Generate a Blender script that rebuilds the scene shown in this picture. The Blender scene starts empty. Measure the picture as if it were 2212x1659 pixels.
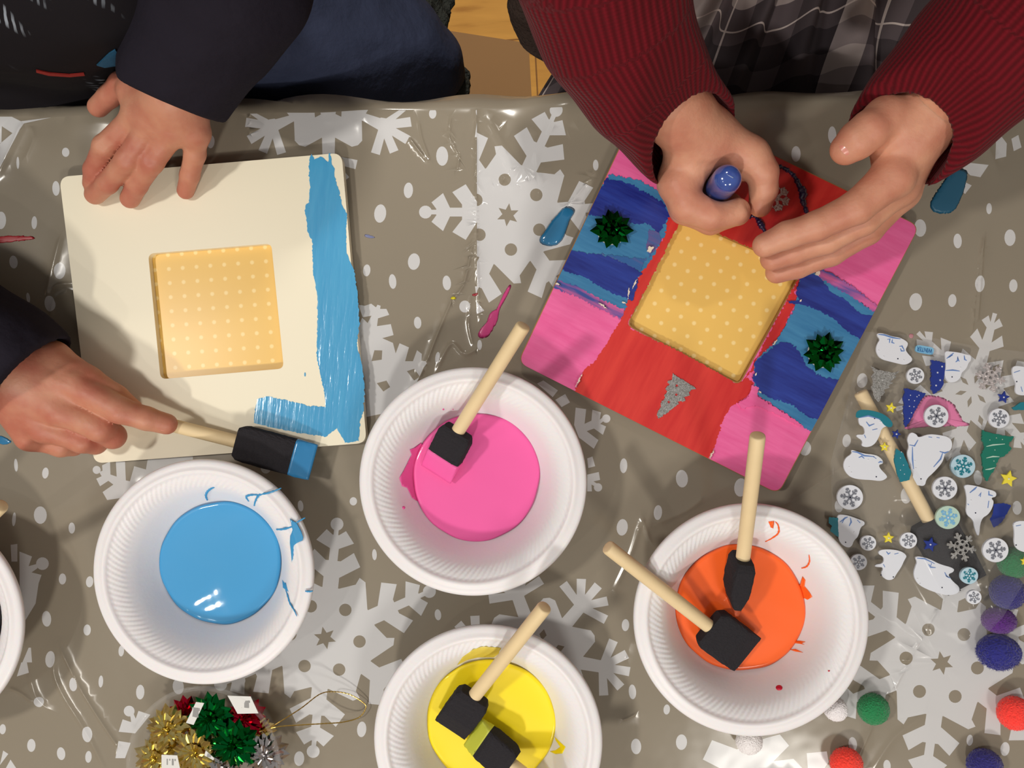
import bpy, bmesh, math, random
import numpy as np
from mathutils import Vector, Matrix
from mathutils.geometry import delaunay_2d_cdt, tessellate_polygon
S = bpy.context.scene; COL = S.collection
random.seed(7); RNG = np.random.default_rng(7)
PI = math.pi
# ---------------------------------------------------------------- camera
F_PX = 1800.0; CX, CY = 1106.0, 829.5; NAD = (1195.0, 844.0)
TT = 0.60                      # height of the table top above the floor
CH = 0.60                      # height of the camera above the table top
dcam = Vector((NAD[0]-CX, -(NAD[1]-CY), -F_PX)).normalized()    # world down seen by the camera
Zc = -dcam; ex = Vector((1, 0, 0)); Xc = (ex-ex.dot(dcam)*dcam).normalized(); Yc = Zc.cross(Xc)
RW = Matrix((Xc, Yc, Zc))      # world_from_camera
CAM = Vector((0, 0, TT+CH))
cd = bpy.data.cameras.new('camera'); cam = bpy.data.objects.new('camera', cd); COL.objects.link(cam)
cd.sensor_width = 36; cd.lens = F_PX/2212*36; cd.clip_start = 0.01; cd.clip_end = 50
cam.matrix_world = Matrix.Translation(CAM) @ RW.to_4x4()
S.camera = cam
def P(px, py, z=0.0):          # photograph pixel + height above the table top -> world point
    v = RW @ Vector((px-CX, -(py-CY), -F_PX))
    t = (CH-z)/(-v.z)
    return CAM + v*t
def P2(px, py, z=0.0):
    p = P(px, py, z); return (p.x, p.y)
# ---------------------------------------------------------------- object helpers
def tag(o, label=None, cat=None, group=None, kind=None):
    if label: o['label'] = label
    if cat: o['category'] = cat
    if group: o['group'] = group
    if kind: o['kind'] = kind
    return o
def empty(name, loc=(0, 0, 0), label=None, cat=None, group=None):
    o = bpy.data.objects.new(name, None); COL.objects.link(o); o.location = loc; o.empty_display_size = .01
    return tag(o, label, cat, group)
def link(name, me, mats, parent=None, smooth=False):
    o = bpy.data.objects.new(name, me); COL.objects.link(o)
    if not isinstance(mats, (list, tuple)): mats = [mats]
    if not me.materials:
        for m in mats: me.materials.append(m)
    if smooth: me.shade_smooth()
    if parent is not None:
        o.parent = parent
        o.matrix_parent_inverse = Matrix.Translation(-Vector(parent.location)) if parent.type == 'EMPTY' and parent.parent is None else Matrix()
    return o
def mesh(name, v, f, mats, parent=None, smooth=False, mi=None):
    me = bpy.data.meshes.new(name)
    me.from_pydata([tuple(map(float, p)) for p in v], [], [tuple(map(int, q)) for q in f])
    if mi is not None: me.polygons.foreach_set('material_index', np.array(mi, dtype=np.int32))
    me.update()
    return link(name, me, mats, parent, smooth)
def finish(o, bevel=0, seg=2, angle=35):
    if bevel:
        m = o.modifiers.new('Bevel', 'BEVEL'); m.width = bevel; m.segments = seg; m.limit_method = 'ANGLE'; m.angle_limit = math.radians(angle)
    return o
def geo_join(parts):           # [(v,f),...] -> (v,f)
    V = []; F = []
    for v, f in parts:
        n = len(V); V += [tuple(p) for p in v]; F += [tuple(i+n for i in q) for q in f]
    return V, F
def tri_poly(pts, holes=()):
    loops = [[Vector((x, y, 0)) for x, y in pts]]+[[Vector((x, y, 0)) for x, y in h] for h in holes]
    return [(p.x, p.y) for l in loops for p in l], tessellate_polygon(loops)
def prism(pts, z0, z1, holes=(), zf=None):      # pts in world xy, z absolute; zf(x,y) adds a height
    zf = zf or (lambda x, y: 0)
    P_, T = tri_poly(pts, holes); n = len(P_)
    V = [(x, y, z1+zf(x, y)) for x, y in P_]+[(x, y, z0+zf(x, y)) for x, y in P_]
    F = []
    for t in T:
        a, b, c = t
        ar = (P_[b][0]-P_[a][0])*(P_[c][1]-P_[a][1])-(P_[b][1]-P_[a][1])*(P_[c][0]-P_[a][0])
        if ar < 0: a, c = c, a
        F.append((a, b, c)); F.append((c+n, b+n, a+n))
    k = 0
    for li, l in enumerate([pts]+list(holes)):
        m = len(l)
        ar = sum(l[i][0]*l[(i+1) % m][1]-l[(i+1) % m][0]*l[i][1] for i in range(m))
        ccw = (ar > 0) == (li == 0)
        for i in range(m):
            a, b = k+i, k+(i+1) % m
            F.append((a+n, b+n, b, a) if ccw else (a, b, b+n, a+n))
        k += m
    return V, F
def rough_edge(pts, step=3.0, amp=1.2, seed=0, close=True):     # adds small irregular wobble to a pixel outline
    r = random.Random(seed); out = []; n = len(pts)
    for i in range(n if close else n-1):
        a = pts[i]; b = pts[(i+1) % n]; L = math.hypot(b[0]-a[0], b[1]-a[1]); k = max(1, int(L/step))
        nx, ny = (-(b[1]-a[1])/(L+1e-9), (b[0]-a[0])/(L+1e-9))
        for j in range(k):
            t = j/k; o = r.gauss(0, amp) if j else 0
            out.append((a[0]+(b[0]-a[0])*t+nx*o, a[1]+(b[1]-a[1])*t+ny*o))
    return out
def smooth_poly(pts, it=2):
    for _ in range(it):
        q = []
        for i in range(len(pts)):
            a = pts[i]; b = pts[(i+1) % len(pts)]
            q += [(a[0]*.75+b[0]*.25, a[1]*.75+b[1]*.25), (a[0]*.25+b[0]*.75, a[1]*.25+b[1]*.75)]
        pts = q
    return pts
def round_corners(pts, r, seg=6):
    out = []; n = len(pts)
    for i in range(n):
        a = Vector(pts[i-1]); b = Vector(pts[i]); c = Vector(pts[(i+1) % n])
        u = (a-b).normalized(); w = (c-b).normalized(); ang = u.angle(w); d = r/math.tan(ang/2)
        p0 = b+u*d; p1 = b+w*d
        for k in range(seg+1):
            t = k/seg; q = p0*(1-t)**2+b*2*t*(1-t)+p1*t*t
            out.append((q.x, q.y))
    return out
def tube(path, rad, n=10, cap=True):     # path list of Vectors, rad scalar/list
    path = [Vector(p) for p in path]; m = len(path)
    if not isinstance(rad, (list, tuple)): rad = [rad]*m
    V = []; F = []; up = None
    for i, p in enumerate(path):
        t = (path[min(i+1, m-1)]-path[max(i-1, 0)]).normalized()
        if up is None:
            up = t.orthogonal().normalized()
        up = (up-up.dot(t)*t).normalized(); s = t.cross(up)
        for k in range(n):
            a = 2*PI*k/n; V.append(p+(up*math.cos(a)+s*math.sin(a))*rad[i])
    for i in range(m-1):
        for k in range(n):
            a = i*n+k; b = i*n+(k+1) % n
            F.append((a, b, b+n, a+n))
    if cap:
        F.append(tuple(range(n-1, -1, -1))); F.append(tuple((m-1)*n+k for k in range(n)))
    return V, F
def spline(pts, k=8):
    P_ = [Vector(p) for p in pts]; out = []
    for i in range(len(P_)-1):
        a = P_[max(i-1, 0)]; b = P_[i]; c = P_[i+1]; d = P_[min(i+2, len(P_)-1)]
        for j in range(k):
            t = j/k
            out.append(.5*((2*b)+(c-a)*t+(2*a-5*b+4*c-d)*t*t+(-a+3*b-3*c+d)*t**3))
    out.append(P_[-1]); return out
# ---------------------------------------------------------------- materials
def lin(c):
    c = c/255.0
    return c/12.92 if c <= .04045 else ((c+.055)/1.055)**2.4
def rgb(r, g, b): return (lin(r), lin(g), lin(b), 1)
class NT:
    def __init__(s, m): s.t = m.node_tree; s.n = s.t.nodes; s.l = s.t.links
    def add(s, typ, **kw):
        nd = s.n.new(typ)
        for k, v in kw.items():
            if k.startswith('i_'): nd.inputs[k[2:].replace('_', ' ')].default_value = v
            else: setattr(nd, k, v)
        return nd
    def math(s, op, a, b=None, c=None, clamp=False):
        nd = s.n.new('ShaderNodeMath'); nd.operation = op; nd.use_clamp = clamp
        for i, x in enumerate((a, b, c)):
            if x is None: continue
            if isinstance(x, (int, float)): nd.inputs[i].default_value = x
            else: s.l.new(x, nd.inputs[i])
        return nd.outputs[0]
    def mix(s, f, a, b):
        nd = s.n.new('ShaderNodeMix'); nd.data_type = 'RGBA'
        for sock, x in ((nd.inputs[0], f), (nd.inputs[6], a), (nd.inputs[7], b)):
            if isinstance(x, (int, float, tuple)): sock.default_value = x
            else: s.l.new(x, sock)
        return nd.outputs[2]
    def ramp(s, fac, stops):
        nd = s.n.new('ShaderNodeValToRGB'); r = nd.color_ramp
        r.elements[0].position = stops[0][0]; r.elements[0].color = stops[0][1]
        r.elements[1].position = stops[-1][0]; r.elements[1].color = stops[-1][1]
        for p, c in stops[1:-1]:
            e = r.elements.new(p); e.color = c
        s.l.new(fac, nd.inputs[0]); return nd.outputs[0]
MATS = {}
def mat(name, col, rough=.5, metal=0, coat=0, spec=.5, var=0, vscale=60, bump=0, bscale=200, stretch=None, sss=0, trans=0, alpha=1, sheen=0, ior=1.5, coatr=.1, bdist=.001, detail=3):
    if name in MATS: return MATS[name]
    m = bpy.data.materials.new(name); m.use_nodes = True; MATS[name] = m
    t = NT(m); b = t.n['Principled BSDF']
    b.inputs['Roughness'].default_value = rough; b.inputs['Metallic'].default_value = metal
    b.inputs['Base Color'].default_value = col; b.inputs['Specular IOR Level'].default_value = spec
    b.inputs['Coat Weight'].default_value = coat; b.inputs['Coat Roughness'].default_value = coatr
    b.inputs['Transmission Weight'].default_value = trans; b.inputs['Alpha'].default_value = alpha; b.inputs['IOR'].default_value = ior
    if sheen: b.inputs['Sheen Weight'].default_value = sheen
    if sss:
        b.inputs['Subsurface Weight'].default_value = sss; b.inputs['Subsurface Radius'].default_value = (1, .35, .2); b.inputs['Subsurface Scale'].default_value = .004
    co = None
    if var or bump:
        tc = t.add('ShaderNodeTexCoord'); co = tc.outputs['Object']
        if stretch:
            mp = t.add('ShaderNodeMapping'); t.l.new(co, mp.inputs[0]); mp.inputs['Rotation'].default_value = (0, 0, stretch[0]); mp.inputs['Scale'].default_value = (stretch[1], stretch[2], 1); co = mp.outputs[0]
    if var:
        n = t.add('ShaderNodeTexNoise'); t.l.new(co, n.inputs['Vector']); n.inputs['Scale'].default_value = vscale; n.inputs['Detail'].default_value = detail
        f = t.math('MULTIPLY_ADD', n.outputs[0], 2*var, 1-var)
        hs = t.add('ShaderNodeHueSaturation'); hs.inputs['Color'].default_value = col; t.l.new(f, hs.inputs['Value'])
        t.l.new(hs.outputs[0], b.inputs['Base Color'])
    if bump:
        n = t.add('ShaderNodeTexNoise'); t.l.new(co, n.inputs['Vector']); n.inputs['Scale'].default_value = bscale; n.inputs['Detail'].default_value = detail
        bp = t.add('ShaderNodeBump'); bp.inputs['Strength'].default_value = bump; bp.inputs['Distance'].default_value = bdist
        t.l.new(n.outputs[0], bp.inputs['Height']); t.l.new(bp.outputs[0], b.inputs['Normal'])
        if coat: t.l.new(bp.outputs[0], b.inputs['Coat Normal'])
    return m
# ---------------------------------------------------------------- implicit surfaces
def smin(a, b, k):
    if k <= 0: return np.minimum(a, b)
    h = np.maximum(k-np.abs(a-b), 0)/k
    return np.minimum(a, b)-h*h*k*.25
def smax(a, b, k): return -smin(-a, -b, k)
class Grid:
    def __init__(s, lo, hi, h):
        s.h = h; s.lo = np.array(lo, float); n = np.ceil((np.array(hi)-s.lo)/h).astype(int)+1; s.n = n
        s.ax = [s.lo[i]+h*np.arange(n[i]) for i in range(3)]
        s.far = .06
    def xyz(s):
        return np.meshgrid(*s.ax, indexing='ij')
    def cap(s, D, a, b, ra, rb, k, flat=None):     # blends one tapered capsule into D
        a = np.array(a, float); b = np.array(b, float); m = max(ra, rb)+k+3*s.h
        i0 = np.maximum(np.floor((np.minimum(a, b)-m-s.lo)/s.h).astype(int), 0); i1 = np.minimum(np.ceil((np.maximum(a, b)+m-s.lo)/s.h).astype(int)+1, s.n)
        if np.any(i1 <= i0): return
        X, Y, Z = np.meshgrid(*[s.ax[i][i0[i]:i1[i]] for i in range(3)], indexing='ij')
        d = b-a; L2 = max((d*d).sum(), 1e-12)
        t = np.clip(((X-a[0])*d[0]+(Y-a[1])*d[1]+(Z-a[2])*d[2])/L2, 0, 1)
        q = np.sqrt((X-a[0]-t*d[0])**2+(Y-a[1]-t*d[1])**2+(Z-a[2]-t*d[2])**2)-(ra+(rb-ra)*t)
        sl = tuple(slice(i0[i], i1[i]) for i in range(3))
        D[sl] = smin(D[sl], q, k)
    def new(s): return np.full(tuple(s.n), s.far)
    def chain(s, pts, k=.002, D=None):              # pts: (x,y,z,r)
        D = s.new() if D is None else D
        if len(pts) == 1: s.cap(D, pts[0][:3], pts[0][:3], pts[0][3], pts[0][3], k)
        for a, b in zip(pts[:-1], pts[1:]): s.cap(D, a[:3], b[:3], a[3], b[3], k)
        return D
    def surface(s, D):
        n = s.n; ins = D < 0
        c = [ins[i:n[0]-1+i, j:n[1]-1+j, k:n[2]-1+k] for i in (0, 1) for j in (0, 1) for k in (0, 1)]
        al = c[0].copy(); an = c[0].copy()
        for q in c[1:]: al &= q; an |= q
        I = np.argwhere(an & ~al)
        idx = -np.ones((n[0]-1, n[1]-1, n[2]-1), dtype=np.int64); idx[I[:, 0], I[:, 1], I[:, 2]] = np.arange(len(I))
        acc = np.zeros((len(I), 3)); cnt = np.zeros(len(I))
        cor = [np.array((i, j, k)) for i in (0, 1) for j in (0, 1) for k in (0, 1)]
        for a in cor:
            for ax in range(3):
                if a[ax]: continue
                b = a.copy(); b[ax] = 1
                A = I+a; B = I+b; va = D[A[:, 0], A[:, 1], A[:, 2]]; vb = D[B[:, 0], B[:, 1], B[:, 2]]
                m = (va < 0) != (vb < 0); t = np.where(m, va/(va-vb+1e-20), 0)
                acc += np.where(m[:, None], A+t[:, None]*(b-a), 0); cnt += m
        V = s.lo+s.h*acc/cnt[:, None]
        F = []
        for ax in range(3):
            o1, o2 = [(1, 2), (2, 0), (0, 1)][ax]
            sa = [slice(None)]*3; sb = [slice(None)]*3; sa[ax] = slice(0, n[ax]-1); sb[ax] = slice(1, n[ax])
            A = ins[tuple(sa)]; B = ins[tuple(sb)]; m = A != B
            E = np.argwhere(m); E = E[(E[:, o1] > 0) & (E[:, o2] > 0) & (E[:, o1] < n[o1]-1) & (E[:, o2] < n[o2]-1)]
            u = np.zeros(3, int); u[o1] = 1; w = np.zeros(3, int); w[o2] = 1
            q = [E-u-w, E-w, E, E-u]
            q = np.stack([idx[x[:, 0], x[:, 1], x[:, 2]] for x in q], 1)
            fl = A[E[:, 0], E[:, 1], E[:, 2]]
            q[~fl] = q[~fl][:, ::-1]
            F.append(q[(q >= 0).all(1)])
        return V, np.concatenate(F)
def relax(V, F, it=4, lam=.5):
    e = np.concatenate([F[:, [0, 1]], F[:, [1, 2]], F[:, [2, 3]], F[:, [3, 0]]]); n = len(V)
    for i in range(it):
        acc = np.zeros((n, 3)); cnt = np.zeros(n)
        for a in range(3):
            acc[:, a] = np.bincount(e[:, 0], V[e[:, 1], a], n)+np.bincount(e[:, 1], V[e[:, 0], a], n)
        cnt = np.bincount(e[:, 0], minlength=n)+np.bincount(e[:, 1], minlength=n)
        l = lam if i % 2 == 0 else -lam*.9
        V = V+l*(acc/np.maximum(cnt, 1)[:, None]-V)
    return V
def np_mesh(name, V, F, mats, parent=None, uv=None, smooth=True):
    me = bpy.data.meshes.new(name); k = F.shape[1]
    me.vertices.add(len(V)); me.vertices.foreach_set('co', V.astype(np.float32).ravel())
    me.loops.add(len(F)*k); me.loops.foreach_set('vertex_index', F.astype(np.int32).ravel())
    me.polygons.add(len(F)); me.polygons.foreach_set('loop_start', np.arange(0, len(F)*k, k, dtype=np.int32))
    me.update(calc_edges=True)
    if uv is not None:
        l = me.uv_layers.new(name='UVMap'); l.data.foreach_set('uv', uv[F.ravel()].astype(np.float32).ravel())
    me.validate()
    return link(name, me, mats, parent, smooth)
def noise3(X, Y, Z, s, seed=0, oct=3):           # cheap smooth pseudo-noise from rotated sines
    r = np.random.default_rng(seed); o = 0*X; a = 1.0
    for i in range(oct):
        for j in range(3):
            d = r.normal(size=3); d /= np.linalg.norm(d)
            o = o+a*np.sin((X*d[0]+Y*d[1]+Z*d[2])*s*(2**i)*r.uniform(.8, 1.25)+r.uniform(0, 6.28))
        a *= .5
    return o/4
def chain_uv(V, pts):       # around / along coordinates of a limb, in metres
    best = np.full(len(V), 1e9); uv = np.zeros((len(V), 2)); s0 = 0
    for a, b in zip(pts[:-1], pts[1:]):
        A = np.array(a[:3]); B = np.array(b[:3]); d = B-A; L = np.linalg.norm(d); d /= L
        t = np.clip((V-A)@d, 0, L); q = V-A-t[:, None]*d; r = np.linalg.norm(q, axis=1)
        u = np.array((0, 0, 1.0)); u = u-u.dot(d)*d; u /= np.linalg.norm(u); w = np.cross(d, u)
        ang = np.arctan2(q@w, q@u)
        m = r < best; best[m] = r[m]; uv[m, 0] = ang[m]*.03; uv[m, 1] = s0+t[m]; s0 += L
    return uv
# ================================================================ floor, paper, table, tablecloth
def floor_material():
    m = bpy.data.materials.new('wood_floor'); m.use_nodes = True; t = NT(m); b = t.n['Principled BSDF']
    tc = t.add('ShaderNodeTexCoord'); mp = t.add('ShaderNodeMapping'); t.l.new(tc.outputs['Object'], mp.inputs[0]); mp.inputs['Rotation'].default_value = (0, 0, math.radians(-3))
    br = t.add('ShaderNodeTexBrick'); t.l.new(mp.outputs[0], br.inputs['Vector'])
    br.inputs['Color1'].default_value = rgb(232, 168, 76); br.inputs['Color2'].default_value = rgb(246, 184, 88); br.inputs['Mortar'].default_value = rgb(160, 110, 50)
    br.inputs['Scale'].default_value = 1; br.inputs['Mortar Size'].default_value = .0012; br.inputs['Brick Width'].default_value = .9; br.inputs['Row Height'].default_value = .085; br.inputs['Bias'].default_value = 0
    m2 = t.add('ShaderNodeMapping'); t.l.new(tc.outputs['Object'], m2.inputs[0]); m2.inputs['Scale'].default_value = (3, 22, 1)
    n = t.add('ShaderNodeTexNoise'); t.l.new(m2.outputs[0], n.inputs['Vector']); n.inputs['Scale'].default_value = 2.2; n.inputs['Detail'].default_value = 6
    r = t.ramp(n.outputs[0], [(.30, (.45, .30, .12, 1)), (.44, (.85, .80, .7, 1)), (.7, (1.05, 1.05, 1.0, 1))])
    mm = t.add('ShaderNodeMix'); mm.data_type = 'RGBA'; mm.blend_type = 'MULTIPLY'; mm.inputs[0].default_value = .8
    t.l.new(br.outputs[0], mm.inputs[6]); t.l.new(r, mm.inputs[7]); t.l.new(mm.outputs[2], b.inputs['Base Color'])
    b.inputs['Roughness'].default_value = .6; b.inputs['Specular IOR Level'].default_value = .25
    return m
v = [(-3, -2.5, 0), (3, -2.5, 0), (3, 3, 0), (-3, 3, 0), (-3, -2.5, -.05), (3, -2.5, -.05), (3, 3, -.05), (-3, 3, -.05)]
f = [(0, 1, 2, 3), (7, 6, 5, 4), (0, 4, 5, 1), (1, 5, 6, 2), (2, 6, 7, 3), (3, 7, 4, 0)]
tag(mesh('floor', v, f, floor_material()), kind='structure')
FZ = -TT
pp = [P2(820, 43, FZ+.0006), P2(1142, 93, FZ+.0006), P2(1160, 420, FZ+.0006), P2(790, 420, FZ+.0006)]
V, F = prism(pp, .0001, .0006)
tag(mesh('paper_sheet', V, F, mat('kraft', rgb(176, 134, 88), .8, var=.05, vscale=8)), 'brown kraft paper sheet lying on the wooden floor between the two children', 'paper')

EDGE_Y = P(1106, 236).y           # far edge of the table
TX0, TX1, TY0 = -.95, .85, -.55
tb = empty('folding_table', (0, (EDGE_Y+TY0)/2, 0), 'low folding table under the taupe snowflake tablecloth', 'table')
tp = round_corners([(TX0+.004, TY0+.004), (TX1-.004, TY0+.004), (TX1-.004, EDGE_Y-.006), (TX0+.004, EDGE_Y-.006)], .02)
V, F = prism(tp, TT-.03, TT-.0016)
finish(mesh('tabletop', V, F, mat('laminate', rgb(205, 200, 190), .4), tb), .003)
for x in (TX0+.12, TX1-.12):
    for y in (TY0+.09, EDGE_Y-.1):
        V, F = tube([(x, y, 0.0), (x, y, TT-.03)], .012, 16)
        mesh('leg', V, F, mat('leg_metal', rgb(120, 120, 122), .35, 1), tb, True)
    V, F = tube([(x, TY0+.09, .12), (x, EDGE_Y-.1, .12)], .009, 12)
    mesh('crossbar', V, F, mat('leg_metal', rgb(120, 120, 122)), tb, True)

# ---- the print, traced in photograph pixels on the plane of the cloth
POS = []; NEG = []           # (polygon, clip)
def circ(cx, cy, rx, ry=None, n=18, rot=0):
    ry = ry or rx; c, s = math.cos(rot), math.sin(rot)
    return [(cx+rx*math.cos(2*PI*i/n)*c-ry*math.sin(2*PI*i/n)*s, cy+rx*math.cos(2*PI*i/n)*s+ry*math.sin(2*PI*i/n)*c) for i in range(n)]
def armset(c, ang, polys, k=6, sc=1.0, clip=None, out=None):
    for i in range(k):
        a = math.radians(ang+i*360/k); u = (math.cos(a), -math.sin(a)); w = (math.sin(a), math.cos(a))
        for p in polys:
            out.append(([(c[0]+sc*(t*u[0]+l*w[0]), c[1]+sc*(t*u[1]+l*w[1])) for t, l in p], clip))
def mirror(p): return [(t, -l) for t, l in reversed(p)]
def flake_a(c, ang, sc=1.0, clip=None, star=True):
    wing1 = [(191, 3), (209, 41), (234, 21), (220, 2)]; wing2 = [(163, 10), (189, 43), (160, 60), (129, 12)]
    armset(c, ang, [[(60, -17), (168, -17), (168, -9.5), (222, -9.5), (224, -5), (240, -5), (240, 5), (224, 5), (222, 9.5), (168, 9.5), (168, 17), (60, 17)],
        circ(247, 0, 14), wing1, mirror(wing1), wing2, mirror(wing2), [(0, 0), (109, -20), (109, 20)], [(0, 0), (109, 20), (129, 74), (137, 61)]], sc=sc, clip=clip, out=POS)
    armset(c, ang, [[(0, 0), (109, 20), (128, 74), (118.5, 58)]], sc=sc, clip=clip, out=POS)
    body = []
    for i in range(6):
        a = ang+60*i
        for da, r in ((-10.4, 111), (10.4, 111), (30, 149)):
            q = math.radians(a+da); body.append((c[0]+sc*r*math.cos(q), c[1]-sc*r*math.sin(q)))
    POS.append((body, clip))
    armset(c, ang+30, [circ(75, 0, 13.5)], sc=sc, clip=clip, out=NEG)
    if star:
        s = []
        for i in range(12):
            q = math.radians(ang+18+30*i); r = 25 if i % 2 == 0 else 12
            s.append((c[0]+sc*r*math.cos(q), c[1]-sc*r*math.sin(q)))
        NEG.append((s, clip))
def flake_b(c, ang, sc=1.0):
    fing = []
    for a, L in ((-77, 62), (-38, 60), (0, 60), (38, 60), (77, 62)):
        q = math.radians(a); d = (math.cos(q), math.sin(q)); n = (-d[1], d[0])
        fing.append([(138+n[0]*8, n[1]*8), (138-n[0]*8, -n[1]*8), (138+d[0]*L-n[0]*10, d[1]*L-n[1]*10), (138+d[0]*L+n[0]*10, d[1]*L+n[1]*10)])
    armset(c, ang, fing+[[(60, -15), (140, -13), (140, 13), (60, 15)], circ(138, 0, 16, n=8)], sc=sc, out=POS)
    body = []
    for i in range(6):
        a = ang+60*i
        for da, r in ((-9, 95), (9, 95), (24, 124), (30, 127), (36, 124)):
            q = math.radians(a+da); body.append((c[0]+sc*r*math.cos(q), c[1]-sc*r*math.sin(q)))
    POS.append((body, None))
    armset(c, ang+30, [[(34, 0), (46, 8), (58, 0), (46, -8)]], sc=sc, out=NEG)
def flake_c(c, ang, sc=1.0):
    w1 = [(132, 2), (150, 24), (164, 12), (148, 2)]; w2 = [(88, 8), (108, 38), (130, 28), (104, 6)]
    armset(c, ang, [[(20, -15), (100, -11), (150, -8), (152, -4), (172, -5), (172, 5), (152, 4), (150, 8), (100, 11), (20, 15)], w1, mirror(w1), w2, mirror(w2)], sc=sc, out=POS)
    body = []
    for i in range(6):
        for da, r in ((-12, 66), (12, 66), (30, 92)):
            q = math.radians(ang+60*i+da); body.append((c[0]+sc*r*math.cos(q), c[1]-sc*r*math.sin(q)))
    POS.append((body, None))
    armset(c, ang, [[(14, 0), (27, 5), (40, 0), (27, -5)]], sc=sc, out=NEG)
    armset(c, ang+30, [[(56, 0), (68, 6), (80, 0), (68, -6)]], sc=sc, out=NEG)
def tr(ox, oy, s, *polys):
    for p in polys: POS.append(([(ox+s*x, oy+s*y) for x, y in p], None))
flake_a((702, 1378), 84)
flake_a((1097, 464), 5, clip=('R', 1031)); flake_a((1166, 458), 0, clip=('L', 1031), star=False)
flake_a((2034, 1432), 82, sc=1.04)
flake_b((709, 203), -90); flake_b((1165, 1416), 110)
flake_c((2103, 842), 74)
tr(760, 500, .226, [(105, 820), (60, 700), (125, 710), (185, 690), (230, 725), (245, 700), (275, 710), (270, 740), (330, 740), (357, 797), (250, 830), (240, 905), (372, 885), (398, 990), (290, 1020), (392, 1065), (418, 1165), (455, 1068), (545, 1108), (508, 1240), (583, 1240), (622, 1135), (668, 1170), (665, 1235), (705, 1240), (720, 1260), (690, 1300), (650, 1385), (500, 1700), (0, 1800), (60, 900), (100, 825), (150, 875), (188, 805)])
for p in ([(215, 1135), (290, 1137), (285, 1225), (187, 1240)], [(525, 1335), (595, 1312), (655, 1390), (595, 1425)], [(237, 1450), (330, 1425), (365, 1487), (300, 1530)]):
    NEG.append(([(760+.226*x, 500+.226*y) for x, y in p], None))
tr(1160, 780, .226, [(0, 215), (60, 185), (200, 280), (150, 345)], [(175, 370), (270, 315), (315, 395), (235, 440)], [(370, 445), (470, 460), (455, 600), (520, 570), (530, 465), (612, 490), (600, 560), (640, 530), (640, 570), (605, 600), (660, 625), (630, 705), (545, 645), (475, 670), (587, 755), (543, 838), (400, 730), (355, 610)],
   circ(662, 550, 40), [(480, 930), (530, 912), (556, 1005), (490, 1022)], [(480, 1085), (590, 1060), (603, 1135), (540, 1150), (590, 1180), (560, 1200), (520, 1180), (525, 1245), (480, 1245)], circ(583, 1207, 40))
tr(0, 960, .181, [(1215, 250), (1310, 205), (1315, 360), (1390, 385), (1380, 205), (1490, 205), (1500, 430), (1550, 440), (1600, 260), (1740, 300), (1760, 180), (2300, 100), (2300, 700), (1440, 640), (1275, 665), (1220, 570), (1350, 480), (1290, 435), (1190, 500), (1145, 410), (1210, 380), (1180, 330), (1220, 315)], circ(1150, 305, 48),
   [(225, 1280), (375, 1340), (335, 1455), (430, 1430), (440, 1480), (370, 1530), (490, 1560), (455, 1659), (420, 1900), (300, 2100), (230, 1900)], circ(500, 1425, 76), [(120, 1200), (200, 1190), (200, 1400), (130, 1400)])
tr(0, 1250, .2441, circ(350, 1088, 45), [(255, 610), (275, 610), (285, 740), (200, 740)], [(150, 865), (260, 830), (240, 740), (190, 740)], circ(1143, 1172, 48),
   [(1150, 1190), (1180, 1190), (1200, 1240), (1225, 1170), (1330, 1205), (1195, 1370), (1050, 1355), (1085, 1245), (1160, 1270)], [(1050, 1435), (1155, 1455), (1105, 1590), (1020, 1590)], [(30, 1520), (75, 1550), (0, 1650)], [(95, 1600), (160, 1700), (40, 1700)])
tr(0, 200, .181, [(-20, 100), (400, 120), (450, 190), (160, 265), (265, 350), (600, 285), (300, 375), (-10, 950), (-10, 620), (160, 490), (40, 410), (20, 600), (-20, 610)], [(600, 150), (760, 160), (675, 220)], [(970, 170), (1070, 195), (1060, 250), (940, 245)])
tr(1840, 200, .168, [(1690, 400), (1690, 690), (1500, 690), (1560, 600)], [(1350, 880), (1760, 930), (1660, 1085), (1530, 1060)], [(1750, 340), (1860, 600), (1840, 860), (1990, 820), (2000, 650), (1900, 520)], [(2060, 590), (2150, 540), (2190, 700), (2090, 750)], [(1470, 1150), (1550, 1190), (1465, 1300), (1420, 1260)])
tr(1240, 1359, .271, [(1100, 885), (1300, 960), (1530, 870), (1640, 840), (1715, 930), (1590, 1055), (1750, 1035), (1830, 1120), (1180, 1120), (1027, 1040)], [(1855, 990), (2015, 975), (2030, 1060), (1990, 1120), (1865, 1120)])
tr(0, 500, .181, [(-10, 705), (75, 700), (115, 770), (-10, 815)], [(20, 910), (150, 875), (190, 990), (90, 1005)])
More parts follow.
